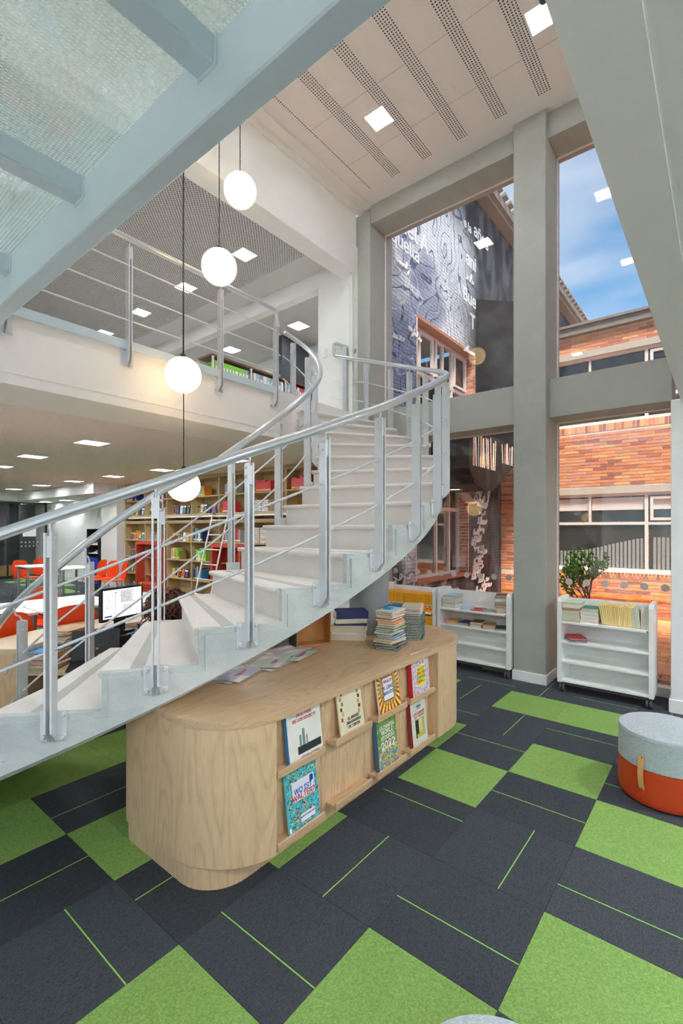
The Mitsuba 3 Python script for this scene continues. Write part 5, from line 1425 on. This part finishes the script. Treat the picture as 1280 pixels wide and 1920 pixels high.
# ---------------------------------------------------------------- left end: blue cabinet, glazed partition
k = thing('magazine_cabinet', 'tall black magazine rack with a blue lower door, by the white wall at far left', 'cabinet')
cx0, cx1, cy0, cy1 = -11.78, -11.12, 2.42, 2.84
part(k, 'carcass', cat(box(cx0, cx1, cy1-.02, cy1, .09, 1.52), box(cx0, cx0+.03, cy0, cy1, .09, 1.52), box(cx1-.03, cx1, cy0, cy1, .09, 1.52), box(cx0, cx1, cy0, cy1, 1.49, 1.52), box(cx0, cx1, cy0, cy1, .78, .82), box(cx0, cx1, cy0, cy1, .09, .12)), 'mat_black')
for z in (.90, 1.12, 1.32):
    part(k, 'shelf', box(cx0+.03, cx1-.03, cy0+.02, cy1-.02, z-.015, z), 'mat_white_metal')
    tag(add('magazine', at(cbox(-.18, .18, -.09, .10, 0, .012, .002), (cx0+cx1)/2, cy0+.14, z+.03, rx=.5), 'mat_pages'), 'pale magazine on the %s shelf of the black magazine rack' % ('lowest' if z < 1 else 'middle' if z < 1.2 else 'highest'), 'magazine')
part(k, 'door', cbox(cx0+.03, cx1-.03, cy0-.012, cy0+.006, .125, .775, .004), 'mat_blue', label='glossy blue door')
for x in (cx0+.08, cx1-.08):
    for y in (cy0+.06, cy1-.06):
        caster(k, x, y)
PX = -15.9
pane = struct('window_12', cat(quad((PX, -3, .08), (PX, 1.85, .08), (PX, 1.85, 2.3), (PX, -3, 2.3)), quad((PX, 2.15, .08), (PX, 2.92, .08), (PX, 2.92, 2.3), (PX, 2.15, 2.3))), 'mat_pane', 'clear glass partition at the far left end of the lower library')
part(pane, 'frame', cat(box(PX-.03, PX+.03, -3, 2.92, 2.3, 2.36), box(PX-.03, PX+.03, -3, 2.92, 0, .08), *[box(PX-.025, PX+.025, y-.02, y+.02, 0, 2.3) for y in (-.2, 1.0, 1.85, 2.15, 2.9)]), 'mat_black')
for zz in (.98, 1.10):
    for i in range(7):
        part(pane, 'dot', at(trimesh.creation.cylinder(.022, .002, sections=14), PX+.004, 2.22+.11*i, zz, ry=PI/2), 'mat_dot')
part(pane, 'notice', box(PX+.003, PX+.006, 2.25, 2.62, 1.28, 1.52), 'mat_white_metal')
struct('wall_corridor', cat(box(-16.9, -16.86, -3, 3, .35, ZL)), 'mat_dark', 'dark wall behind the glass partition')
struct('trim_6', box(-16.86, -16.8, -3, 3, 0, .35), 'mat_orange_wood')
d = struct('door_1', box(PX-.01, PX+.01, 1.2, 1.83, .09, 2.28), 'mat_pane', 'clear glass door in the far partition')
part(d, 'door_handle', cat(rod((PX+.04, 1.75, .95), (PX+.04, 1.75, 1.25), .014, 8), box(PX-.03, PX+.06, 1.72, 1.78, 1.0, 1.06)), 'mat_black')

# ---------------------------------------------------------------- mezzanine: low bookshelf beyond the opening, light switch
k = thing('low_bookshelf', 'low brown bookshelf with white frames on the mezzanine, beyond the opening', 'bookshelf')
SX = -4.90
for z in (3.03, 3.40, 3.77, 4.12):
    part(k, 'shelf', box(SX-.34, SX, 1.3, 3.62, z, z+.03), 'mat_brown')
for y in (1.32, 2.06, 2.84, 3.58):
    part(k, 'frame', cat(box(SX-.02, SX+.004, y, y+.03, 2.992, 4.12), box(SX-.34, SX-.32, y, y+.03, 2.992, 4.12)), 'mat_white_metal')
P('mat_brown', '5a3a26', .6)
q = random.Random(66)
for s, z in enumerate((3.06, 3.43, 3.80)):
    y = 1.38
    i = 0
    while y < 3.50:
        t = q.uniform(.05, .085)
        if 2.04 < y+t and y < 2.10 or 2.82 < y+t and y < 2.88:
            y += .05; continue
        cn = ('grey', 'white', 'pale blue')[i % 3] if y > 1.95 else 'lime green'
        if y > 2.95: cn = ('white', 'pink', 'red')[i % 3]
        if s == 1 and y > 3.15: cn = 'yellow'
        bb = thing('binder', '%s binder, %s on the %s shelf of the low mezzanine bookshelf' % (cn, nth(i), ('bottom', 'middle', 'upper')[s]), 'binder')
        m, col = vc([(box(SX-.27, SX-.012, y, y+t-.002, z+.0005, z+.27), c(CN[cn])), (box(SX-.012, SX-.0115, y+.01, y+t-.012, z+.12, z+.2), c('eeeeea'))])
        scene[bb] = mikit.ply(m, 'mat_paint', False, color=col)
        y += t; i += 1
k = thing('light_switch', 'white light switch on the end wall by the top of the stair', 'light switch')
part(k, 'plate', cbox(-3.17, -3.09, 1.836, 1.8485, 3.83, 3.95, .004), 'mat_white_metal')
part(k, 'rocker', cbox(-3.145, -3.115, 1.830, 1.8365, 3.865, 3.915, .002), 'mat_white_metal')
# ceiling sensor by the front light panel
tag(add('ceiling_sensor', lathe([(0, 0), (.035, 0), (.03, -.03), (0, -.035)], 20, -.02, .83, ZC-.0005), 'mat_rubber', 30), 'small grey ceiling sensor beside the front light panel', 'sensor')
for k_, v_ in labels.items():
    if len(v_.get('label', '').split()) > 16:
        print('LONG', k_, v_['label'])
